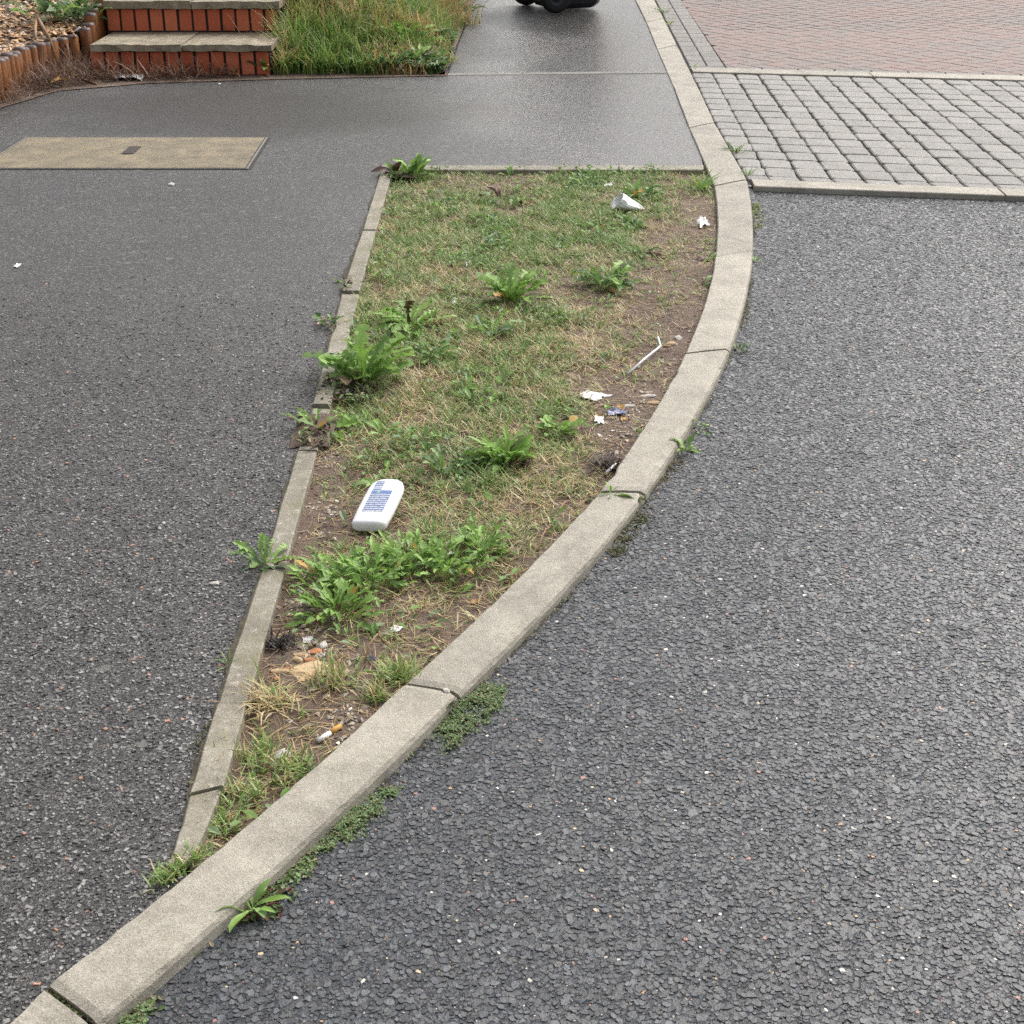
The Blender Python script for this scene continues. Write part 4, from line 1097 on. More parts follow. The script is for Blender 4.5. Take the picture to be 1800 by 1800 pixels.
weeds = [
 ('dandelion', 668, 696, 'dandelion', BR, 40, .145, 2, 'tall bright green dandelion growing over the broken left edging', .022, 10),
 ('dandelion', 898, 570, 'dandelion', BR, 44, .120, 2, 'lush bright dandelion clump in the upper middle of the verge', .020, 6),
 ('dandelion', 1046, 546, 'dandelion', MD, 34, .105, 1, 'low dark green dandelion rosette below the crumpled paper cup', .018, 3),
 ('dandelion', 745, 612, 'dandelion', BR, 34, .120, 1, 'spreading mid green dandelion above the tallest dandelion on the left', .020, 4),
 ('dandelion', 868, 622, 'dandelion', MD, 22, .085, 1, 'small dark dandelion in the grass below the lush upper clump', .014, 2),
 ('dandelion', 772, 662, 'dandelion', MD, 24, .080, 1, 'small ragged dandelion just right of the tallest left dandelion', .012, 2),
 ('leafy_weed', 888, 822, 'lobed', BR, 62, .082, 2, 'bushy bright green weed in the middle of the lower verge', .030, 3),
 ('weed', 974, 778, 'round', BR, 60, .042, 2, 'clover like weed just left of the blue wrapper', .030, 2),
 ('leafy_weed', 792, 838, 'lobed', DK, 22, .075, 1, 'loose dark weed between the bottle and the bushy bright weed', .030, 3),
 ('weed', 700, 852, 'lobed', MD, 10, .060, 0, 'few flat leaves touching the shoulder of the white bottle', .015, 2),
 ('leafy_weed', 624, 1058, 'lobed', BR, 62, 0.060, 2, 'nearest plant of the big leafy weed patch below the bottle', 0.060, 4),
 ('leafy_weed', 610, 1010, 'lobed', BR, 46, 0.062, 2, 'leftmost plant of the big leafy weed patch', 0.050, 3),
 ('leafy_weed', 676, 1010, 'lobed', BR, 85, 0.056, 2, 'dense bright plant in the centre of the big leafy weed patch', 0.070, 2),
 ('leafy_weed', 735, 985, 'lobed', BR, 85, 0.055, 2, 'dense plant right of centre in the big leafy weed patch', 0.070, 2),
 ('leafy_weed', 800, 985, 'lobed', BR, 66, 0.055, 2, 'plant second from the right end of the big leafy weed patch', 0.060, 3),
 ('leafy_weed', 856, 960, 'lobed', BR, 40, 0.060, 1, 'rightmost plant of the big leafy weed patch', .025, 3),
 ('weed', 596, 778, 'lobed', BR, 22, .085, 1, 'ragged weed sprawling over the sunken piece of left edging', .030, 8),
 ('weed', 745, 378, 'plantain', BR, 26, .125, 2, 'green dock rosette in the far left corner of the verge', .020, 4),
 ('weed', 718, 378, 'plantain', ['leaf_red', 'leaf_red', 'leaf_mid'], 16, .11, 1, 'reddish dock at the far left corner of the verge', .018, 4),
 ('weed', 1196, 396, 'blade', BR, 40, .10, 2, 'bright spiky weed in the far right corner of the verge', .020, 3),
 ('weed', 1098, 408, 'plantain', MD, 18, .095, 1, 'flat rosette behind the crumpled paper cup', .016, 1),
 ('weed', 914, 420, 'plantain', MD, 12, .085, 1, 'pale green dock in the far middle of the verge', .020, 1),
 ('weed', 882, 412, 'plantain', ['leaf_red', 'leaf_dark'], 9, .080, 1, 'dark reddish dock left of the pale one in the far verge', .014, 3),
 ('weed', 1100, 496, 'plantain', DK, 16, .070, 0, 'flat dark weed between the cup and the low dandelion rosette', .035, 2),
 ('weed', 1088, 452, 'plantain', DK, 12, .065, 1, 'small weed in front of the crumpled paper cup', .018, 1),
 ('weed', 1016, 384, 'dandelion', MD, 16, .070, 1, 'leafy weed against the middle of the far edging', .030, 1),
 ('weed', 968, 382, 'dandelion', MD, 10, .060, 1, 'small weed left of the leafy one at the far edging', .020, 1),
 ('weed', 896, 374, 'plantain', MD, 8, .060, 2, 'lone small weed by the bare patch at the far edging', .010, 0),
 ('weed', 1210, 505, 'plantain', BR, 9, .045, 1, 'tiny bright weed against the inner kerb by a joint', .010, 1),
 ('weed', 1198, 545, 'plantain', ['leaf_red', 'leaf_mid'], 10, .055, 1, 'tiny red tinged weed against the inner kerb', .012, 5),
 ('weed', 848, 488, 'lobed', ['leaf_dark', 'leaf_dark', 'leaf_mid'], 14, .065, 0, 'greyish flat weed in the grass of the upper verge', .030, 3),
 ('weed', 640, 548, 'plantain', MD, 12, .055, 1, 'small tuft at the left edging halfway up the verge', .014, 4),
 ('weed', 655, 486, 'blade', BR, 10, .045, 1, 'tiny pale tuft on the upper left edging', .010, 2),
 ('weed', 618, 610, 'lobed', MD, 14, .060, 1, 'small weed on the footway side of the tall dandelion', .018, 5),
 ('weed', 790, 434, 'round', MD, 20, .050, 1, 'soft round leaved weed in the far left of the verge', .060, 0),
 ('weed', 920, 470, 'lobed', MD, 20, .055, 0, 'low leafy weed hidden in the middle of the upper grass', .060, 0),
 ('weed', 1040, 455, 'lobed', MD, 16, .055, 0, 'low leafy weed in the grass left of the paper cup', .050, 0),
 ('weed', 700, 780, 'plantain', BR, 8, .060, 1, 'small upright weed in the straw right of the sunken edging', .012, 1),
]
for nm, px, py, kd, ms, nl, sz, up, lab, spd, dd in weeds:
    plant(nm, gp_(px, py), kd, ms, nl, sz, up, lab, 'dandelion' if nm == 'dandelion' else 'weed', None, spd, dd)
# weeds outside the verge
kz = .003
for px, py, kd, ms, nl, sz, up, lab, spd, dd, z in [
 (512, 984, 'dandelion', MD, 18, .062, 1, 'small dandelion on the footway beside the lower left edging', .012, 3, FT),
 (458, 1140, 'blade', BR, 12, .032, 1, 'tiny grass tuft on the footway side of the edging', .008, 2, FT),
 (1250, 341, 'blade', MD, 30, .075, 2, 'grassy tuft growing between the kerb and the setts', .018, 3, .008),
 (1268, 376, 'blade', BR, 18, .055, 2, 'pale small tuft at the front corner of the setts', .012, 5, .008),
 (1172, 806, 'plantain', BR, 10, .048, 1, 'pale rosette at the road side foot of the kerb', .008, 2, kz),
 (1254, 648, 'plantain', DK, 9, .035, 1, 'tiny greyish weed at the kerb foot farther up', .010, 5, kz),
 (1194, 772, 'round', MD, 12, .028, 1, 'tiny weed at the kerb foot above the pale rosette', .015, 5, kz),
 (1282, 510, 'plantain', BR, 7, .032, 1, 'tiny sprout at the kerb foot near the far bend', .008, 1, kz),
 (1056, 873, 'plantain', BR, 7, .050, 0, 'flat green weed growing out of the open kerb joint', .008, 0, KT),
 (494, 1522, 'plantain', BR, 14, .050, 1, 'light green rosette at the kerb foot near the bottom', .010, 1, kz),
 (1137, 122, 'blade', MD, 18, .09, 2, 'far tuft growing beside the kerb of the herringbone drive', .02, 4, .008),
 (1146, 140, 'blade', ['leaf_yellow', 'leaf_bright'], 14, .08, 1, 'yellowing tuft beside the kerb of the herringbone drive', .02, 4, .008),
 (1182, 210, 'blade', MD, 14, .06, 2, 'tuft where the kerb meets the far strip of the setts', .012, 2, .008),
 ]:
    p = at(px, py, z); plant('weed', p, kd, ms, nl, sz, up, lab, 'weed', None, spd, dd)

# ------------------------------------------------------------------ creeping mats along the kerb foot and in the joints
def mat_patch(name, poly, n, size, label, hmax=.02, pal=None, z0=.0, cat='weed'):
    pts = [at(px, py, z0) for px, py in poly]; c = sum(pts, Vector())/len(pts)
    pp = [(p.x, p.y) for p in pts]
    xs = [p[0] for p in pp]; ys = [p[1] for p in pp]
    P = []
    while len(P) < n:
        X = rng.uniform(min(xs), max(xs), 400); Y = rng.uniform(min(ys), max(ys), 400)
        k = inside(pp, X, Y)
        X = X + rng.normal(0, .007, 400); Y = Y + rng.normal(0, .007, 400)
        for x, y in zip(X[k], Y[k]):
            if noise.noise((x*26, y*26, 2)) + .5*noise.noise((x*70, y*70, 4)) > -.05 or random.random() < .12: P.append((x, y))
    P = np.array(P[:n]); pal = np.array(pal if pal is not None else [(.15, .24, .08), (.20, .30, .11), (.27, .37, .18), (.11, .18, .06), (.28, .24, .14)])
    z = z0 + rng.uniform(.001, hmax*.42, n)*(.4+.6*np.array([.5+noise.noise((x*28, y*28, 0)) for x, y in P]))
    z = np.maximum(z, z0+.001)
    # each leaf: a small folded rhombus
    a = rng.uniform(0, 6.28, n); L = size*rng.uniform(.5, 1.1, n); t_ = rng.uniform(-.6, .6, n)
    V = np.zeros((n, 4, 3)); ca_, sa_ = np.cos(a), np.sin(a)
    for i, (lx, ly) in enumerate(((-.5, 0), (.05, -.32), (.5, 0), (.05, .32))):
        V[:, i, 0] = P[:, 0] - c.x + (lx*ca_-ly*sa_)*L; V[:, i, 1] = P[:, 1] - c.y + (lx*sa_+ly*ca_)*L
        V[:, i, 2] = z - z0 + (lx*np.sin(t_) + abs(ly)*.5)*L
    V[:, :, 2] = np.maximum(V[:, :, 2], .0005)
    F = np.arange(4*n).reshape(n, 4)
    cols = pal[rng.integers(0, len(pal), n)]*rng.uniform(.7, 1.3, (n, 1))
    o = obj(name, from_arrays(name, V.reshape(-1, 3), F, M['small_leaves'], np.repeat(cols, 4, 0)), None, (c.x, c.y, z0))
    return tag(o, label, cat)
mat_patch('creeping_weed', [(785, 1250), (800, 1225), (822, 1200), (850, 1180), (884, 1170), (878, 1205), (850, 1235), (820, 1245), (802, 1280)], 4200, .0058, 'dense green creeping weed at the kerb foot beside the widest joint', .026)
mat_patch('creeping_weed', [(588, 1435), (605, 1408), (640, 1375), (680, 1352), (690, 1362), (672, 1392), (640, 1412), (605, 1432)], 3400, .0058, 'bright creeping weed mat at the kerb foot near the verge tip', .022)
mat_patch('creeping_weed', [(675, 1352), (705, 1335), (722, 1338), (700, 1352)], 200, .007, 'thin trailing end of the bright creeping weed', .01)
mat_patch('creeping_weed', [(530, 1485), (556, 1462), (585, 1440), (592, 1446), (560, 1476), (540, 1492)], 420, .009, 'sparse creeping weed between two kerb foot mats', .016)
mat_patch('creeping_weed', [(468, 1535), (476, 1502), (508, 1488), (540, 1482), (552, 1498), (520, 1530), (490, 1545)], 420, .012, 'reddish green creeping weed around the bottom rosette', .016, [(.08, .14, .04), (.11, .18, .06), (.14, .06, .045), (.09, .05, .035)])
mat_patch('creeping_weed', [(283, 1702), (292, 1684), (322, 1662), (338, 1658), (326, 1682), (312, 1704)], 420, .010, 'small dark creeping weed at the kerb foot at the bottom edge', .018)
mat_patch('creeping_weed', [(1050, 968), (1062, 945), (1095, 910), (1116, 890), (1118, 900), (1098, 940), (1068, 968)], 700, .007, 'mossy creeping weed at the kerb foot below the flat joint weed', .012, [(.09, .12, .03), (.13, .14, .05), (.15, .10, .06), (.06, .07, .03)])
mat_patch('moss', [(1276, 420), (1284, 418), (1290, 440), (1290, 455), (1280, 458)], 600, .007, 'bright yellow green moss at the kerb foot near the far end', .012, [(.22, .26, .04), (.28, .30, .06), (.16, .20, .03)], cat='moss')
mat_patch('moss', [(1262, 580), (1270, 575), (1272, 600), (1260, 612)], 160, .006, 'thin olive moss at the kerb foot by the middle bend', .007, [(.15, .14, .05), (.20, .17, .07)], cat='moss')
mat_patch('moss', [(1148, 832), (1160, 815), (1168, 822), (1152, 842), (1135, 862), (1128, 858)], 220, .006, 'thin brown moss at the kerb foot under the pale rosette', .006, [(.12, .11, .04), (.16, .12, .06)], cat='moss')
mat_patch('moss', [(745, 1172), (800, 1192), (815, 1203), (806, 1204), (780, 1192), (742, 1176)], 300, .005, 'dark moss filling the widest kerb joint', .006, [(.08, .09, .03), (.06, .06, .03), (.11, .12, .04)], KT-.009, 'moss')
mat_patch('moss', [(175, 1648), (190, 1652), (215, 1680), (228, 1700), (215, 1698), (190, 1672)], 260, .006, 'green moss in the lowest kerb joint', .010, [(.09, .12, .03), (.12, .14, .05), (.2, .15, .07)], KT-.008, 'moss')
mat_patch('moss', [(1075, 872), (1104, 879), (1112, 884), (1100, 884), (1080, 876)], 160, .006, 'green moss in the kerb joint beside the flat weed', .006, [(.10, .14, .03), (.13, .16, .04)], KT-.008, 'moss')
for px, py, lab in [(548, 872, 'thin moss line on the footway beside the upper lower-left edging'), (590, 690, 'thin moss on the footway beside the tall dandelion'), (420, 1255, 'thin moss line on the footway by the lowest edging pieces')]:
    mat_patch('moss', [(px-14, py+24), (px-4, py+26), (px+12, py-26), (px+2, py-26)], 120, .006, lab, .005, [(.09, .085, .03), (.06, .055, .03), (.12, .12, .04)], FT, 'moss')

# grass tufts as plants of their own
def tuft(px, py, n, L, label, z=None, lean=(.3, 1.2), green=.8, spread=.02, elong=None):
    p = gp_(px, py, z); m = []
    P = np.zeros((n, 3)); P[:, 0] = rng.normal(0, spread, n); P[:, 1] = rng.normal(0, spread, n)
    if elong is not None:
        d = elong.normalized(); t_ = rng.uniform(-.5, .5, n)*elong.length
        P[:, 0] = d.x*t_ + rng.normal(0, spread, n); P[:, 1] = d.y*t_ + rng.normal(0, spread, n)
    isg = rng.uniform(0, 1, n) < green
    cols = np.where(isg[:, None], GREEN[rng.integers(0, 5, n)]*1.15, STRAW[rng.integers(0, 5, n)])*rng.uniform(.8, 1.2, (n, 1))
    me = blades(P, rng.uniform(0, 6.28, n), L*rng.uniform(.5, 1.1, n), rng.uniform(*lean, n), rng.uniform(.0016, .0032, n), cols, rng.uniform(0, .9, n), 'grass_tuft', M['grass'])
    return tag(obj('grass_tuft', me, None, p), label, 'grass tuft')
tuft(496, 1285, 120, .038, 'green grass tuft beside the lower edging above the verge tip', spread=.020, green=.6)
tuft(560, 1305, 110, .042, 'green grass tuft against the kerb above the verge tip', spread=.020)
tuft(478, 1345, 120, .038, 'green grass tuft between edging and kerb near the tip', spread=.020)
tuft(446, 1392, 80, .034, 'lowest grass tuft inside the narrow verge tip', spread=.014)
tuft(722, 1158, 160, .045, 'green grass tuft beside the widest kerb joint', spread=.014)
tuft(622, 1165, 120, .055, 'thin grass tuft beside the cream rubble', spread=.018, green=.55)
tuft(512, 1200, 150, .060, 'dry straw tuft beside the lower edging', spread=.020, green=.1, lean=(.8, 1.5))
tuft(690, 1190, 90, .045, 'thin grass sprig by the inner kerb below the widest joint', spread=.012, green=.6)
d_ = at(415, 1440, FT)-at(345, 1492, FT)
tuft(382, 1468, 230, .026, 'line of short grass in the gap below the verge tip', z=FT, spread=.007, green=.85, elong=d_)

# ------------------------------------------------------------------ litter
def pebble(px, py, r_px, mat, label, z=None, flat=.5, name='stone', seed=0, cat='stone', asp=1.3, rz=None):
    p = at(px, py, .01); scale_px = (py+190)*.906/CAM_H
    r = r_px/scale_px; zz = soil_z(p.x, p.y) if z is None else z
    bm = bmesh.new(); bmesh.ops.create_icosphere(bm, subdivisions=2, radius=1)
    rr = random.Random(seed+int(px*7+py))
    ox = rr.uniform(0, 99)
    for v in bm.verts:
        k = 1 + .35*noise.noise(v.co*1.6 + Vector((ox, 0, 0))) + .15*noise.noise(v.co*4 + Vector((ox, 5, 0)))
        v.co = Vector((v.co.x*k*asp, v.co.y*k/asp**.5, max(-.5, v.co.z*k)*flat))*r
    m = bpy.data.meshes.new(name); bm.to_mesh(m); bm.free(); m.materials.append(mat)
    o = obj(name, m, None, (p.x, p.y, zz + r*flat*.25), (0, 0, rr.uniform(0, 3) if rz is None else rz))
    return tag(o, label, cat)
pebble(588, 1146, 30, M['plaster'], 'large flat cream rubble slab near the bottom of the verge', flat=.22, name='rubble', cat='rubble', asp=1.3, rz=.3)
pebble(565, 1129, 8, M['plaster'], 'small round cream lump above the large rubble slab', name='rubble', cat='rubble', flat=.6)
pebble(570, 1120, 8, M['plaster'], 'thin cream chip topmost above the large rubble slab', name='rubble', cat='rubble', flat=.4, asp=1.7, rz=0)
pebble(584, 1129, 7, M['terracotta'], 'small dark orange chip right of the round cream lump', name='rubble', cat='rubble', flat=.5, asp=1.6, rz=0)
pebble(592, 1115, 9, M['terracotta'], 'orange brick chip above the large rubble slab', name='rubble', cat='rubble', flat=.5, rz=.1)
pebble(570, 1163, 7, M['plaster'], 'cream lump just below the large rubble slab', name='rubble', cat='rubble', flat=.7)
pebble(538, 1149, 9, M['plaster'], 'cream chip left of the large rubble slab', name='rubble', cat='rubble', flat=.4, asp=1.8, rz=0)
pebble(549, 1142, 4.5, M['terracotta'], 'tiny pinkish chip left of the large rubble slab', name='rubble', cat='rubble')
pebble(532, 1163, 4.5, M['terracotta'], 'tiny red chip lowest left of the rubble', name='rubble', cat='rubble')
pebble(604, 1104, 8, M['pale_stone'], 'pale broken shell like stone above the orange brick chip', flat=.6)
pebble(575, 1105, 5, M['pale_stone'], 'small pale stone above the rubble')
pebble(683, 1126, 9, M['hub'], 'dark slate chip right of the rubble', flat=.3, name='stone')
pebble(540, 1278, 12, M['pale_stone'], 'grey stone half buried between the lower grass tufts', flat=.5)
pebble(798, 1193, 5.5, M['pale_stone'], 'white pebble lodged in the widest kerb joint', z=KT, flat=.6)
pebble(373, 1459, 12, M['edging'], 'broken edging lump below the verge tip', z=FT, flat=.6, name='rubble', cat='rubble', asp=1.2)
for px, py, lab in [(1160, 626, 'uppermost of the pale stones on the bare strip by the kerb'), (1148, 634, 'pale orange stone on the bare strip right of the white stick')]:
    pebble(px, py, 7, M['plaster'] if py > 630 else M['pale_stone'], lab, flat=.5)
for px, py, lab in [(1083, 734, 'flat pinkish stone on bare soil right of the blue wrapper'), (1113, 718, 'pale flat stone higher on the bare strip'), (1120, 728, 'tan stone touching the inner kerb'), (1080, 876+0, '')]:
    if lab: pebble(px, py, 7, M['plaster'] if 'tan' in lab else M['pale_stone'], lab, flat=.4, asp=1.7, rz=.2)
# bits on the footway
for px, py, r_, lab in [(436, 1018, 6, 'white pebble on the footway left of the lower edging'), (368, 392, 6, 'white speck of litter below the inspection cover'), (189, 239, 5, 'small round white scrap by the dead weeds under the logs'), (443, 234, 3, 'tiny white speck in front of the steps'), (1272, 389, 4, 'white pebble at the front corner of the setts')]:
    pebble(px, py, r_, M['pale_stone'] if r_ != 5 else M['white_plastic'], lab, z=FT if px < 1200 else .004, flat=.45, name='pebble' if r_ != 5 else 'flat_scrap', cat='pebble' if r_ != 5 else 'litter')

# white bottle lying flat, label side up
ba, bb = at(677, 923, .02), at(711, 866, .02)
blen = (bb-ba).length; bdir = (bb-ba); bdir.z = 0
bt = empty('bottle', (ba.x, ba.y, soil_z(ba.x, ba.y)+.004), math.atan2(bdir.y, bdir.x)); tag(bt, 'white plastic bottle with a blue printed label lying on the verge', 'bottle')
bt.rotation_euler = (R(-4), R(-5), math.atan2(bdir.y, bdir.x))
bw = (at(704, 930, .02)-at(652, 918, .02)).length*.98
def sup(a, n): 
    c, s = math.cos(a), math.sin(a); return math.copysign(abs(c)**(2/n), c), math.copysign(abs(s)**(2/n), s)
BH = .027
prof = [(-.03, .0, 0), (-.03, .55, .5), (-.018, .80, .80), (0.0, .90, .95), (.03, .95, 1), (.3, 1.0, 1), (.6, 1.0, 1), (.8, .98, 1), (.88, .93, .98), (.94, .82, .93), (.98, .62, .8), (1.0, .38, .55), (1.003, 0, 0)]
N = 28; v = []; f = []
for s, w, h in prof:
    for k in range(N):
        c, q = sup(2*math.pi*k/N, 3.2); v.append((s*blen, c*bw/2*w, BH/2 + q*BH/2*h))
for i in range(len(prof)-1):
    for k in range(N): f.append((i*N+k, i*N+(k+1) % N, (i+1)*N+(k+1) % N, (i+1)*N+k))
body = obj('body', mesh('body', v, f, M['white_plastic'], True), bt)
t = NT('bottle_label')
uvn = t.n('ShaderNodeUVMap'); sx_ = t.n('ShaderNodeSeparateXYZ'); t.l(uvn.outputs[0], sx_.inputs[0])
ux, uy = sx_.outputs[0], sx_.outputs[1]
lines = t.math('FRACT', t.math('MULTIPLY', uy, 15))
txt = t.noise(1.0, 3, .7, vec=t.vmath('MULTIPLY', uvn.outputs[0], (16, 15, 1)))
ink = t.math('MULTIPLY', t.math('LESS_THAN', lines, .55), t.math('GREATER_THAN', txt, .42))
colr = t.mix(t.math('MULTIPLY', ink, .8), (.07, .10, .22), (.55, .60, .68))
head = t.math('GREATER_THAN', uy, .66)
pale = t.math('MULTIPLY', t.math('GREATER_THAN', uy, .70), t.math('GREATER_THAN', ux, .42))
colr = t.mix(pale, colr, (.62, .68, .70))
band = t.math('MULTIPLY', t.math('GREATER_THAN', uy, .60), t.math('LESS_THAN', uy, .68))
colr = t.mix(band, colr, (.10, .18, .40))
logo = t.math('MULTIPLY', t.math('MULTIPLY', t.math('GREATER_THAN', uy, .74), t.math('LESS_THAN', uy, .82)), t.math('LESS_THAN', ux, .40))
colr = t.mix(t.math('MULTIPLY', logo, .5), colr, (.5, .54, .62))
gsp = t.math('MULTIPLY', band, t.math('MULTIPLY', t.math('GREATER_THAN', ux, .28), t.math('LESS_THAN', ux, .42)))
colr = t.mix(gsp, colr, (.25, .42, .30))
M['label'] = t.done(colr, .35)
v = []; f = []; nx_, ny_ = 12, 10; uvs = []
for i in range(nx_):
    for j in range(ny_):
        s = .20 + .70*i/(nx_-1); y = (-.56 + 1.14*j/(ny_-1))*bw/2
        q = (1-min(1, abs(y)/(bw/2))**3.2)**(1/3.2)
        hf = 1 if s < .85 else 1-(s-.85)*.3
        v.append((s*blen, y, BH/2 + q*BH/2*hf + .0007)); uvs.append((1-j/(ny_-1), i/(nx_-1)))
for i in range(nx_-1):
    for j in range(ny_-1): f.append((i*ny_+j, (i+1)*ny_+j, (i+1)*ny_+j+1, i*ny_+j+1))
lm = mesh('label', v, f, M['label'], True); ul = lm.uv_layers.new(name='UVMap')
for lp in lm.loops: ul.data[lp.index].uv = uvs[lp.vertex_index]
obj('label', lm, bt)

# crumpled paper cup: open mouth to the left, crushed to a point on the right
ca_, cb_ = at(1064, 428, .01), at(1107, 430, .01)
cup = empty('paper_cup', (ca_.x, ca_.y, soil_z(ca_.x, ca_.y)+.010), math.atan2(cb_.y-ca_.y, cb_.x-ca_.x)); tag(cup, 'crumpled white paper cup lying in the far verge', 'cup')
CL = (cb_-ca_).length; v = []; f = []; N = 20
rows_ = [(0, .046, .026), (.18, .047, .025), (.38, .046, .019), (.6, .036, .013), (.82, .020, .007), (1.0, .004, .002)]
for s_, ry, rz in rows_:
    for k in range(N):
        a = 2*math.pi*k/N; cr = 1 + .06*math.sin(3*a+s_*7) + .05*math.sin(5*a+s_*11+1)
        dent = -.010*math.exp(-((a-1.9)/.45)**2)*(s_ > .1)
        lean_ = (.022*math.sin(a) - .012*math.cos(a))*(1-s_)**2
        v.append((s_*CL + lean_, ry*math.cos(a)*cr, rz + rz*math.sin(a)*cr + dent))
for i in range(len(rows_)-1):
    for k in range(N): f.append((i*N+k, i*N+(k+1) % N, (i+1)*N+(k+1) % N, (i+1)*N+k))
wall_ = obj('cup_wall', mesh('cup_wall', v, f, M['paper'], False), cup)
mo = wall_.modifiers.new('thick', 'SOLIDIFY'); mo.thickness = .0012; mo.offset = 0
obj('cup_rim', tube('cup_rim', v[:N]+[v[0]], .0018, M['paper'], 5), cup)

def scrap(px, py, wpx, dpx, mat, label, name='paper_scrap', cat='paper', z=None, amp=.3, seed=0, rz=0, lift=.004):
    p = at(px, py, .01); sc_ = (py+190)*.906/CAM_H; w = wpx/sc_; a0, a1 = at(px, py-dpx/2, .01), at(px, py+dpx/2, .01); d = abs(a0.y-a1.y)
    rr = random.Random(seed+px); n_ = 9; v = []; f = []
    for i in range(n_):
        for j in range(n_):
            u_, w_ = i/(n_-1)-.5, j/(n_-1)-.5
            ed = 1 + .5*noise.noise((u_*4+seed, w_*4, px*.1))
            v.append((u_*w*ed, w_*d*ed, lift + amp*min(w, d)*(.5+noise.noise((u_*3+px, w_*3, seed)))*.6 + .002*noise.noise((u_*9, w_*9, seed))))
    zmin = min(q[2] for q in v)
    v = [(x, y, z_-zmin+.001) for x, y, z_ in v]
    for i in range(n_-1):
        for j in range(n_-1): f.append((i*n_+j, (i+1)*n_+j, (i+1)*n_+j+1, i*n_+j+1))
    o = obj(name, mesh(name, v, f, mat, False), None, (p.x, p.y, soil_z(p.x, p.y) if z is None else z), (0, 0, rz))
    mo = o.modifiers.new('thick', 'SOLIDIFY'); mo.thickness = .0008
    return tag(o, label, cat)
scrap(1198, 448, 15, 12, M['paper'], 'small white crumpled paper near the far inner kerb', amp=.7, seed=1)
scrap(1026, 719, 36, 12, M['paper'], 'torn white tissue lying on the straw above the blue wrapper', amp=.10, seed=2, rz=-.6, lift=.0)
scrap(1063, 747, 26, 7, M['blue_foil'], 'shiny blue wrapper on the bare soil', 'wrapper', 'wrapper', amp=.5, seed=3, rz=-.15)
scrap(1036, 760, 13, 11, M['paper'], 'small white paper bit left of the blue wrapper', amp=.5, seed=4)
scrap(719, 1080, 15, 9, M['paper'], 'small white paper rectangle below the leafy weed patch', amp=.15, seed=5, rz=-.4)
scrap(581, 1096, 15, 8, M['paper'], 'small white scrap above the rubble near the edging', amp=.3, seed=6, rz=.2)
scrap(302, 227, 48, 6, M['paper'], 'white paper strip on the footway edge before the steps', z=FT+.002, amp=.25, seed=7)
scrap(422, 218, 8, 6, M['hub'], 'small turquoise scrap at the foot of the steps', z=FT+.006, amp=.6, seed=8)
scrap(832, 513, 9, 7, M['paper'], 'tiny white scrap left of the lush upper dandelion', amp=.4, seed=9, lift=.02)
scrap(812, 570, 9, 8, M['paper'], 'tiny white scrap in the grass below the upper dandelion', amp=.4, seed=10, lift=.02)
scrap(1050, 388, 14, 5, M['paper'], 'white paper sliver near the far edging', amp=.3, seed=11)
for px, py, r_, lab in [(843, 1036, 13, 'yellow fragment near the inner kerb right of the leafy weeds'), (1070, 738, 12, 'orange fragment just above the blue wrapper'), (1075, 757, 10, 'tan fragment just below the blue wrapper'), (1034, 752, 8, 'orange bit touching the white paper bit'), (1055, 553, 9, 'orange leaf bit under the low dark rosette')]:
    scrap(px, py, r_, 6, M['tan_fragment'], lab, 'leaf_fragment', 'leaf', amp=.4, seed=int(px))
scrap(128, 520, 8, 5, M['paper'], 'pale flattened scrap on the far left footway', z=FT+.001, amp=.2, seed=12)

# cigarette end
c0_, c1_ = at(597, 1257, .01), at(632, 1234, .01)
cg = empty('cigarette_end', (c0_.x, c0_.y, soil_z(c0_.x, c0_.y)+.005), math.atan2(c1_.y-c0_.y, c1_.x-c0_.x)); tag(cg, 'half smoked cigarette with orange filter on bare soil', 'cigarette')
cl = (c1_-c0_).length; r_ = .0042
def ring_tube(x0, x1, r, sq=1.0): return [(x0, 0, 0), ((x0+x1)/2, 0, .0005), (x1, 0, 0)]
obj('paper_tube', tube('paper_tube', ring_tube(0, cl*.53, r_), [r_*.9, r_, r_], M['paper'], 10), cg)
obj('filter', tube('filter', ring_tube(cl*.53, cl, r_), [r_*1.02, r_*1.03, r_*1.02], M['cork'], 10), cg)

# white bent stick
s0, s1, s2, s3 = at(1081, 686, .012), at(1132, 645, .012), at(1128, 629, .02), at(1144, 643, .012)
so_ = Vector((s0.x, s0.y, soil_z(s0.x, s0.y)+.008))
loc = lambda p, z=0: Vector((p.x-so_.x, p.y-so_.y, z))
stick = tube('bent_stick', [loc(s0), loc(s0.lerp(s1, .5), .004), loc(s1, .004), loc(s1.lerp(s2, .5), .006), loc(s2, .008)], .0034, M['grey_plastic'], 8)
tag(obj('bent_stick', stick, None, so_), 'white bent plastic stick lying on bare soil by the kerb', 'stick')
tw = tube('twig', [loc(s1, .004), loc(s1.lerp(s3, .5), .003), loc(s3, .001)], [.003, .004, .0025], M['stem'], 6)
tag(obj('twig', tw, None, so_ + Vector((.006, -.004, 0))), 'short grey brown twig touching the elbow of the white stick', 'twig')
# small white lolly stick by the inner kerb
q0, q1 = at(1047, 838, .01), at(1062, 827, .01); qo = Vector((q0.x, q0.y, soil_z(q0.x, q0.y)+.006))
tag(obj('white_stick', tube('white_stick', [(0, 0, 0), (q1.x-q0.x, q1.y-q0.y, .004)], .0035, M['white_plastic'], 6), None, qo), 'short white stick poking out beside the inner kerb', 'stick')
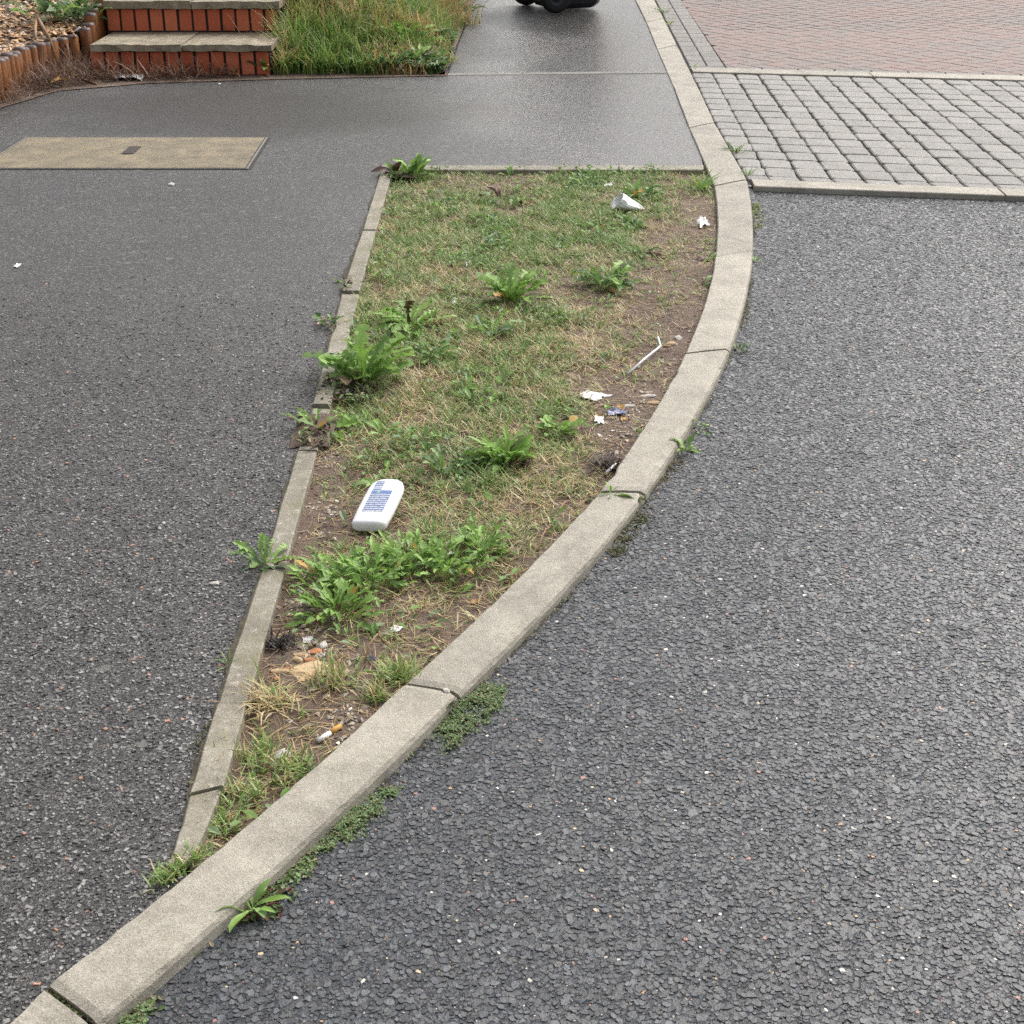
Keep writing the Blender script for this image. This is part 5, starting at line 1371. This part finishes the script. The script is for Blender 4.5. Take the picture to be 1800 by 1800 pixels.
# dry stalks
for i, (a, b, h, lab) in enumerate([((990, 880), (970, 905), .01, 'dry stalk on the straw by the kerb joint weed'), ((958, 925), (940, 962), .012, 'long dry stalk against the inner kerb'), ((700, 1100), (668, 1140), .03, 'arched dry stalk right of the rubble'), ((730, 870), (745, 880), .02, ''), ((548, 372), (560, 380), .0, '')]):
    if not lab or i > 2: continue
    A, B = at(*a, .01), at(*b, .01); oo = Vector((A.x, A.y, soil_z(A.x, A.y)+.003)); mid = (B-A)*.5
    tag(obj('dry_stalk', tube('dry_stalk', [(0, 0, 0), (mid.x*.6, mid.y*.6, h), (mid.x*1.4, mid.y*1.4, h), (B.x-A.x, B.y-A.y, 0)], .0016, M['grass_straw'] if 'grass_straw' in M else M['stem'], 5), None, oo), lab, 'stalk')

def spill(px, py, rx, ry, h, label, seed):
    c = at(px, py, FT); n_ = 26; v = []; f = []
    for j in range(n_):
        for i in range(n_):
            u_, w_ = 2*i/(n_-1)-1, 2*j/(n_-1)-1
            x, y = u_*rx, w_*ry; q = math.hypot(u_, w_) + .45*noise.noise((c.x*3+x*14, c.y*3+y*14, seed))
            z = h*max(-1.5, 1-q*q) + .004*noise.noise((x*60, y*60, seed))
            v.append((x, y, z))
    for j in range(n_-1):
        for i in range(n_-1): f.append((j*n_+i, j*n_+i+1, (j+1)*n_+i+1, (j+1)*n_+i))
    o = obj('soil_spill', mesh('soil_spill', v, f, M['soil'], True), None, (c.x, c.y, FT+.008)); return tag(o, label, kind='structure')
spill(592, 775, .045, .10, .007, 'soil spilled over the sunken edging piece', 2)
spill(728, 374, .06, .07, .006, 'soil spilled over the far left corner of the edging', 4)

kf = resample(kout[16:290], 700); FX, FY = [], []
for i, p in enumerate(kf):
    d_ = noise.noise((p.x*5, p.y*5, 12)) + .4*noise.noise((p.x*22, p.y*22, 3))
    t_ = (kf[min(i+2, 699)]-kf[max(i-2, 0)]).normalized(); nr = Vector((t_.y, -t_.x, 0))
    for q in range(max(0, int(5*(d_+.25)))):
        w_ = abs(random.gauss(0, .006)) - .002; e_ = random.gauss(0, .004); FX.append(p.x+nr.x*w_+t_.x*e_); FY.append(p.y+nr.y*w_+t_.y*e_)
small_leaves('kerb_foot_moss', np.array(FX), np.array(FY), np.full(len(FX), .004), .007, [(.13, .15, .05), (.17, .13, .08), (.10, .11, .045), (.20, .24, .09), (.09, .07, .05), (.26, .20, .12)], 'broken line of moss and silt at the road side foot of the kerb', 'moss')
fl = []
for px, py, sx_, sy_, n_ in [(612, 700, 16, 12, 34), (588, 785, 24, 16, 80), (718, 374, 22, 8, 60), (640, 550, 14, 10, 24), (615, 608, 14, 10, 26), (655, 720, 40, 14, 60)]:
    for q in range(n_):
        p = at(px+random.gauss(0, sx_*.6), py+random.gauss(0, sy_*.6), FT+.006); fl.append((p.x, p.y, FT+.010+random.uniform(0, .010)))
fl = np.array(fl)
small_leaves('withered_leaves', fl[:, 0], fl[:, 1], fl[:, 2], .016, [(.05, .036, .028), (.03, .024, .02), (.12, .08, .05), (.36, .28, .19), (.08, .05, .036), (.15, .20, .07), (.22, .30, .10)], 'brown withered leaf bits scattered over the left edging', 'dead leaves')

# dark fibrous clumps
def fibre(px, py, n, L, label, spread, cols=((.012, .011, .012), (.03, .024, .02), (.05, .03, .022)), name='dead_clump', cat='dead weed'):
    p = gp_(px, py); P = np.zeros((n, 3)); P[:, 0] = rng.normal(0, spread, n); P[:, 1] = rng.normal(0, spread, n); P[:, 2] = rng.uniform(0, .008, n)
    c = np.array(cols)[rng.integers(0, len(cols), n)]
    me = blades(P, rng.uniform(0, 6.28, n), L*rng.uniform(.4, 1, n), rng.uniform(.8, 1.5, n), rng.uniform(.002, .004, n), c, rng.uniform(-.2, .8, n), name, M['grass'])
    return tag(obj(name, me, None, p), label, cat)
fibre(536, 1108, 120, .03, 'black matted fibre beside the lower left edging', .012)
fibre(1048, 826, 130, .05, 'dark brown dead tuft against the inner kerb', .018, ((.03, .018, .014), (.06, .032, .024), (.1, .06, .045)))
fibre(652, 718, 200, .05, 'dark withered leaves under the tall dandelion', .030, ((.02, .014, .013), (.05, .03, .026), (.09, .055, .045)))
fibre(930, 585, 120, .045, 'reddish brown withered leaves below the lush dandelion', .030, ((.05, .022, .018), (.10, .05, .04), (.14, .08, .06)))
fibre(905, 832, 110, .04, 'brown withered leaves below the bushy bright weed', .012, ((.08, .035, .025), (.13, .07, .05), (.05, .03, .025)))

# ------------------------------------------------------------------ garden edge: tall grass bank, dead weeds, shrubs
bank_r = lambda y: at(842, 98, FT).x + (y-at(842, 98, FT).y)*(at(842, 98, FT).x-at(795, 216, FT).x)/(at(842, 98, FT).y-at(795, 216, FT).y)
yb0 = at(650, 219, FT).y
def bank_z(x, y): return FT + .004 + max(0, min(.30, (y-yb0-.1)*.26))*max(0, min(1, (bank_r(y)-x)/.5))
bx = np.linspace(x21-.05, bank_r(17)+.0, 26); by = np.linspace(yb0+.03, 17, 60)
V = []; F = []
for j, y in enumerate(by):
    for i in range(26):
        x0 = (xr1+.01 if y < yf1+.6 else x21+.02); x = x0 + (bank_r(y)-x0)*i/25
        V.append((x, y, bank_z(x, y)))
for j in range(59):
    for i in range(25): F.append((j*26+i, j*26+i+1, (j+1)*26+i+1, (j+1)*26+i))
o = obj('garden_bank', mesh('garden_bank', V, F, M['soil'], True)); tag(o, kind='structure', label='sloping soil bank right of the steps')

nt = 1500
TY = yb0 + .06 + rng.uniform(0, 1, nt)**1.7*5.5; TX = rng.uniform(0, 1, nt)
x0 = np.where(TY < yf1+.6, xr1+.02, x21+.03)
br = np.array([bank_r(y) + .18*noise.noise((0, y*3, 4)) + .10*noise.noise((3, y*9, 1)) - .05 for y in TY]); TX = x0 + (br-x0)*TX
edge = br - TX
pn = np.array([noise.noise((x*2.6, y*2.6, 9)) for x, y in zip(TX, TY)])
tg = np.clip(.86 + pn*1.1 - .22*(edge < .3), .10, .97)
tl_ = rng.uniform(.5, 1.25, nt)*np.clip(.10 + edge*.30, .08, .34)*np.clip(.30+(TY-yb0)*.8, .3, 1.05)*(1+pn*.5) + .03
per = rng.integers(12, 26, nt); tid = np.repeat(np.arange(nt), per); n = len(tid)
X = TX[tid] + rng.normal(0, .025, n); Y = TY[tid] + rng.normal(0, .025, n)
Z = np.array([bank_z(x, y) for x, y in zip(X, Y)])
isg = rng.uniform(0, 1, n) < tg[tid]
lens = tl_[tid]*rng.uniform(.5, 1.15, n)*np.where(isg, 1, 1.2)
heads = (rng.uniform(0, 6.28, nt))[tid] + rng.normal(0, .9, n)
lean = np.abs(rng.normal(0, .30, n)) + .05; curl = rng.uniform(.2, 1.9, n)
gr_ = np.array([(.18, .31, .055), (.23, .38, .075), (.13, .23, .05), (.30, .43, .12), (.34, .42, .15)]); st_ = np.array([(.58, .44, .19), (.52, .36, .14), (.66, .54, .30), (.42, .27, .12)])
cols = np.where(isg[:, None], gr_[rng.integers(0, 5, n)], st_[rng.integers(0, 4, n)])*rng.uniform(.7, 1.2, (n, 1))
o = obj('tall_grass', blades(np.c_[X, Y, Z], heads, lens, lean, rng.uniform(.003, .006, n), cols, curl, 'tall_grass', M['grass'], seg=5)); tag(o, 'tall unmown green and straw grass right of the steps', 'grass', kind='stuff')
n = 3500
Y = yb0 + .05 + rng.uniform(0, 1, n)**1.5*1.3; X = xr1 + .02 + (np.array([bank_r(y) for y in Y]) - xr1 - .02)*rng.uniform(0, 1, n)**.7
Z = np.array([bank_z(x, y) for x, y in zip(X, Y)]) + rng.uniform(.005, .06, n)
small_leaves('bank_ground_leaves', X, Y, Z, .035, [(.12, .22, .05), (.09, .17, .05), (.17, .28, .08), (.16, .20, .12), (.08, .12, .05)], 'small leaves of low weeds along the front of the grass bank', 'ground leaves')

# arching dead stalks over the tall grass
def stalks(px, py, n, L, label, z0, heads, cols, name='dead_stalks', lean=(.3, .8), curl=(1.0, 2.0), w=(.003, .005), cat='dead weed', spread=.06, seg=6):
    p = at(px, py, FT); p.z = z0
    P = np.zeros((n, 3)); P[:, 0] = rng.normal(0, spread, n); P[:, 1] = rng.normal(0, spread*.5, n)
    c = np.array(cols)[rng.integers(0, len(cols), n)]*rng.uniform(.8, 1.2, (n, 1))
    me = blades(P, rng.uniform(*heads, n), L*rng.uniform(.6, 1.1, n), rng.uniform(*lean, n), rng.uniform(*w, n), c, rng.uniform(*curl, n), name, M['grass'], seg=seg)
    return tag(obj(name, me, None, p), label, cat)
DRY = ((.42, .33, .24), (.34, .25, .17), (.50, .42, .32), (.28, .18, .12))
stalks(572, 196, 26, .55, 'bundle of pale dead stalks arching over the tall grass', .10, (-.5, .25), DRY, lean=(.3, .7), curl=(1.1, 1.8))
stalks(540, 205, 60, .30, 'tangle of brown dead stems at the right end of the steps', .03, (2.2, 4.2), ((.22, .14, .09), (.30, .21, .14), (.16, .09, .06)), lean=(.4, 1.2), curl=(.2, 1.5))
stalks(655, 212, 40, .16, 'small reddish dry tuft at the front of the grass bank', FT+.004, (0, 6.28), ((.20, .10, .06), (.28, .16, .09), (.24, .20, .10)), lean=(.1, .9), curl=(.2, .9), spread=.03)
stalks(770, 150, 160, .26, 'orange straw tuft on the right shoulder of the grass bank', .10, (-1.2, .8), ((.42, .26, .11), (.36, .20, .08), (.46, .32, .17)), lean=(.1, .8), curl=(.3, 1.2), spread=.12)
stalks(605, 205, 26, .26, 'light green broad grass blades at the front of the bank', FT+.01, (0, 6.28), ((.20, .30, .08), (.26, .34, .14), (.17, .26, .06)), name='grass_tuft', lean=(.1, .8), curl=(.3, 1.5), w=(.006, .010), cat='grass tuft', spread=.04)
for px, py, kd, ms, nl, sz, up, lab, spd in [
 (515, 217, 'plantain', MD, 16, .15, 2, 'upright dock in front of the right end of the steps', .03),
 (470, 217, 'plantain', MD, 6, .10, 2, 'small sprout in front of the lower brick riser', .02),
 (700, 212, 'lobed', DK, 70, .13, 2, 'dark leafy weed at the front of the grass bank', .11),
 (752, 208, 'lobed', MD, 70, .13, 2, 'greyish green leafy weed at the right front corner of the bank', .10),
 (730, 190, 'lobed', BR, 60, .15, 2, 'taller leafy weed behind the dark one on the bank', .12),
 (775, 180, 'lobed', DK, 50, .13, 1, 'leafy weed on the right side of the grass bank', .10),
 (650, 165, 'plantain', BR, 9, .16, 2, 'bright dock standing among the tall grass', .03),
 (815, 130, 'plantain', MD, 26, .14, 1, 'broad leaved weed at the far right edge of the bank', .10)]:
    p = at(px, py, FT); p.z = bank_z(p.x, p.y)
    plant('weed', p, kd, ms, nl, sz, up, lab, 'weed', None, spd, 3)

# dead brown weeds at the foot of the logs and the lower riser
def litter_strip(poly, n, L, label, cols, name='dry_weeds', zmax=.05):
    pts = [at(px, py, FT) for px, py in poly]; pp = [(p.x, p.y) for p in pts]
    xs = [p[0] for p in pp]; ys = [p[1] for p in pp]
    X = rng.uniform(min(xs), max(xs), n*4); Y = rng.uniform(min(ys), max(ys), n*4); k = inside(pp, X, Y); X, Y = X[k][:n], Y[k][:n]; n = len(X)
    Z = FT + .004 + rng.uniform(0, zmax, n)
    c = np.array(cols)[rng.integers(0, len(cols), n)]*rng.uniform(.6, 1.2, (n, 1))
    o = obj(name, blades(np.c_[X, Y, Z], rng.uniform(0, 6.28, n), L*rng.uniform(.3, 1, n), rng.uniform(.5, 1.6, n), rng.uniform(.0025, .0045, n), c, rng.uniform(-.4, 1.6, n), name, M['grass'], seg=5))
    return tag(o, label, 'dry weeds', kind='stuff')
BRN = ((.20, .11, .07), (.14, .07, .045), (.28, .17, .11), (.09, .05, .035), (.34, .22, .15))
litter_strip([(-60, 330), (60, 286), (100, 267), (190, 240), (250, 231), (250, 208), (185, 219), (145, 232), (105, 254), (50, 281), (-60, 321)], 1300, .21, 'brown dead weeds heaped along the foot of the logs', BRN)
litter_strip([(245, 231), (330, 229), (470, 224), (470, 219), (245, 220)], 650, .17, 'brown dead weeds along the foot of the brick steps', BRN, zmax=.03)

# shrub on the gravel with long woody stems hanging over the logs
p0 = at(165, 150, .20); p0.z = bed_z(p0.x, p0.y)
shrub = empty('hanging_plant', p0); tag(shrub, 'leafy plant on the gravel with bare stems hanging over the logs', 'plant')
for q in range(22):
    a = random.uniform(0, 6.28); s = .17*random.uniform(.5, 1)
    obj('leaf', random.choice(leaves_for('lobed', random.choice(DK + ['leaf_mid', 'leaf_bright']), random.choice((1, 2)))), shrub, (random.uniform(-.10, .14), random.uniform(-.04, .08), .04), (random.uniform(-.3, .3), 0, a), s)
for path_px in [[(158, 124), (166, 140), (178, 160), (186, 185), (193, 205), (193, 220)], [(198, 142), (199, 155), (205, 172), (209, 190), (214, 208), (230, 224), (250, 231)], [(170, 150), (165, 170), (169, 190), (175, 198)], [(158, 126), (155, 145), (156, 160)], [(203, 136), (212, 150), (218, 158)]]:
    pts_ = []
    for k, (px, py) in enumerate(path_px):
        yv = p0.y + (at(px, float(np.interp(px, [105, 145, 185, 237], [253, 231, 218, 208.5])), FT).y - .075 - p0.y)*min(1, k/2.2)
        if py > 222: q = at(px, py, FT+.01)
        else: q = Vector((x_at(px, py, yv), yv, z_at(py, yv)))
        pts_.append(q - p0)
    obj('stem', tube('stem', pts_, [.009]*2 + [.006]*(len(pts_)-2), M['stem'], 6), shrub)
p1_ = at(222, 140, .22); p1_.z = bed_z(p1_.x, p1_.y)
plant('dark_shrub', p1_, 'lobed', DK + ['leaf_dark', 'leaf_dark'], 60, .17, 2, 'dark leafy shrub against the logs beside the steps', 'shrub', None, .12, 6)
plant('weed', at(163, 222, FT), 'round', ['leaf_bright'], 5, .10, 2, 'single round green sprout at the foot of the logs', 'weed', None, .015, 0)
pz = at(174, 234, FT+.02); pz.z = FT+.03
tag(obj('fallen_leaf', leaf('plantain', .3, .6, 3, M['leaf_yellow']), None, pz, (.2, 0, 1.2), .16), 'curled orange leaf among the dead weeds under the logs', 'leaf')
tuft(300, 218, 60, .16, 'pale green grass sprigs in front of the lower brick riser', z=FT+.004, spread=.07, green=.9, lean=(.1, 1.0))

# ------------------------------------------------------------------ wheelie bin
w1, w2 = at(972, 121.5, FT), at(919, 107, FT)
ax = (w2-w1); ax.z = 0
mid = (w1+w2)/2
fwd = Vector((ax.y, -ax.x, 0)).normalized()
if fwd.x < 0: fwd = -fwd
rzb = math.atan2(fwd.y, fwd.x)
bin_ = empty('wheelie_bin', (mid.x, mid.y, FT), rzb); tag(bin_, 'black wheeled rubbish bin standing on the far footway', 'bin')
half = min(.27, ax.length/2); WR = .115
# body: tapered hull, local +X forward (away from the wheels), Y along the axle
v = []; f = []
secs = [(.015, .02, .36, .19), (.05, .0, .40, .205), (.30, -.03, .46, .23), (.60, -.07, .53, .255), (.94, -.10, .60, .285)]
def ring(z, x0, x1, hy, c=.045):
    return [(x0+c, -hy, z), (x1-c, -hy, z), (x1, -hy+c, z), (x1, hy-c, z), (x1-c, hy, z), (x0+c, hy, z), (x0, hy-c, z), (x0, -hy+c, z)]
for s in secs: v += ring(*s)
for i in range(len(secs)-1):
    for k in range(8): f.append((i*8+k, i*8+(k+1) % 8, (i+1)*8+(k+1) % 8, (i+1)*8+k))
f.append(tuple(range(7, -1, -1)))
body = obj('body', mesh('body', v, f, M['bin']), bin_)
mb = body.modifiers.new('bevel', 'BEVEL'); mb.width = .008; mb.segments = 2
v = []; f = []
for s in [(.93, -.125, .625, .31), (.97, -.125, .625, .31)]: v += ring(*s)
for k in range(8): f.append((k, (k+1) % 8, 8+(k+1) % 8, 8+k))
f.append(tuple(range(8))[::-1]); f.append(tuple(range(8, 16)))
obj('rim', mesh('rim', v, f, M['bin']), bin_)
v = []; f = []
for s in [(.972, -.13, .64, .315), (1.0, -.13, .64, .315), (1.045, -.08, .56, .26)]: v += ring(*s)
for i in range(2):
    for k in range(8): f.append((i*8+k, i*8+(k+1) % 8, (i+1)*8+(k+1) % 8, (i+1)*8+k))
f.append(tuple(range(8))[::-1]); f.append(tuple(range(16, 24)))
obj('lid', mesh('lid', v, f, M['bin']), bin_)
obj('handle', tube('handle', [(-.13, -.25, .95), (-.19, -.24, .96), (-.19, .24, .96), (-.13, .25, .95)], .014, M['bin'], 8), bin_)
obj('axle', tube('axle', [(0, -half-.02, WR), (0, half+.02, WR)], .012, M['iron'], 8), bin_)
def wheel(yc):
    N = 28; v = []; f = []
    prof_ = [(.060, -.026), (.085, -.028), (.107, -.026), (.115, -.014), (.115, .014), (.107, .026), (.085, .028), (.060, .026)]
    for k in range(N):
        a = 2*math.pi*k/N
        for r, y in prof_: v.append((r*math.cos(a), y, r*math.sin(a)))
    for k in range(N):
        for j in range(7): f.append((k*8+j, ((k+1) % N)*8+j, ((k+1) % N)*8+j+1, k*8+j+1))
    w = obj('wheel', mesh('wheel', v, f, M['rubber'], True), bin_, (0, yc, WR))
    v = []; f = []
    for sgn in (-1, 1):
        b_ = len(v)
        for r, y in ((.063, .018), (.050, .012), (.028, .014), (.022, .030), (.001, .030)):
            for k in range(20):
                a = 2*math.pi*k/20; v.append((r*math.cos(a), sgn*y, r*math.sin(a)))
        for i in range(4):
            for k in range(20):
                q = (b_+i*20+k, b_+i*20+(k+1) % 20, b_+(i+1)*20+(k+1) % 20, b_+(i+1)*20+k)
                f.append(q if sgn < 0 else q[::-1])
    hub = obj('hub', mesh('hub', v, f, M['hub'], True), w)
wheel(-half); wheel(half)
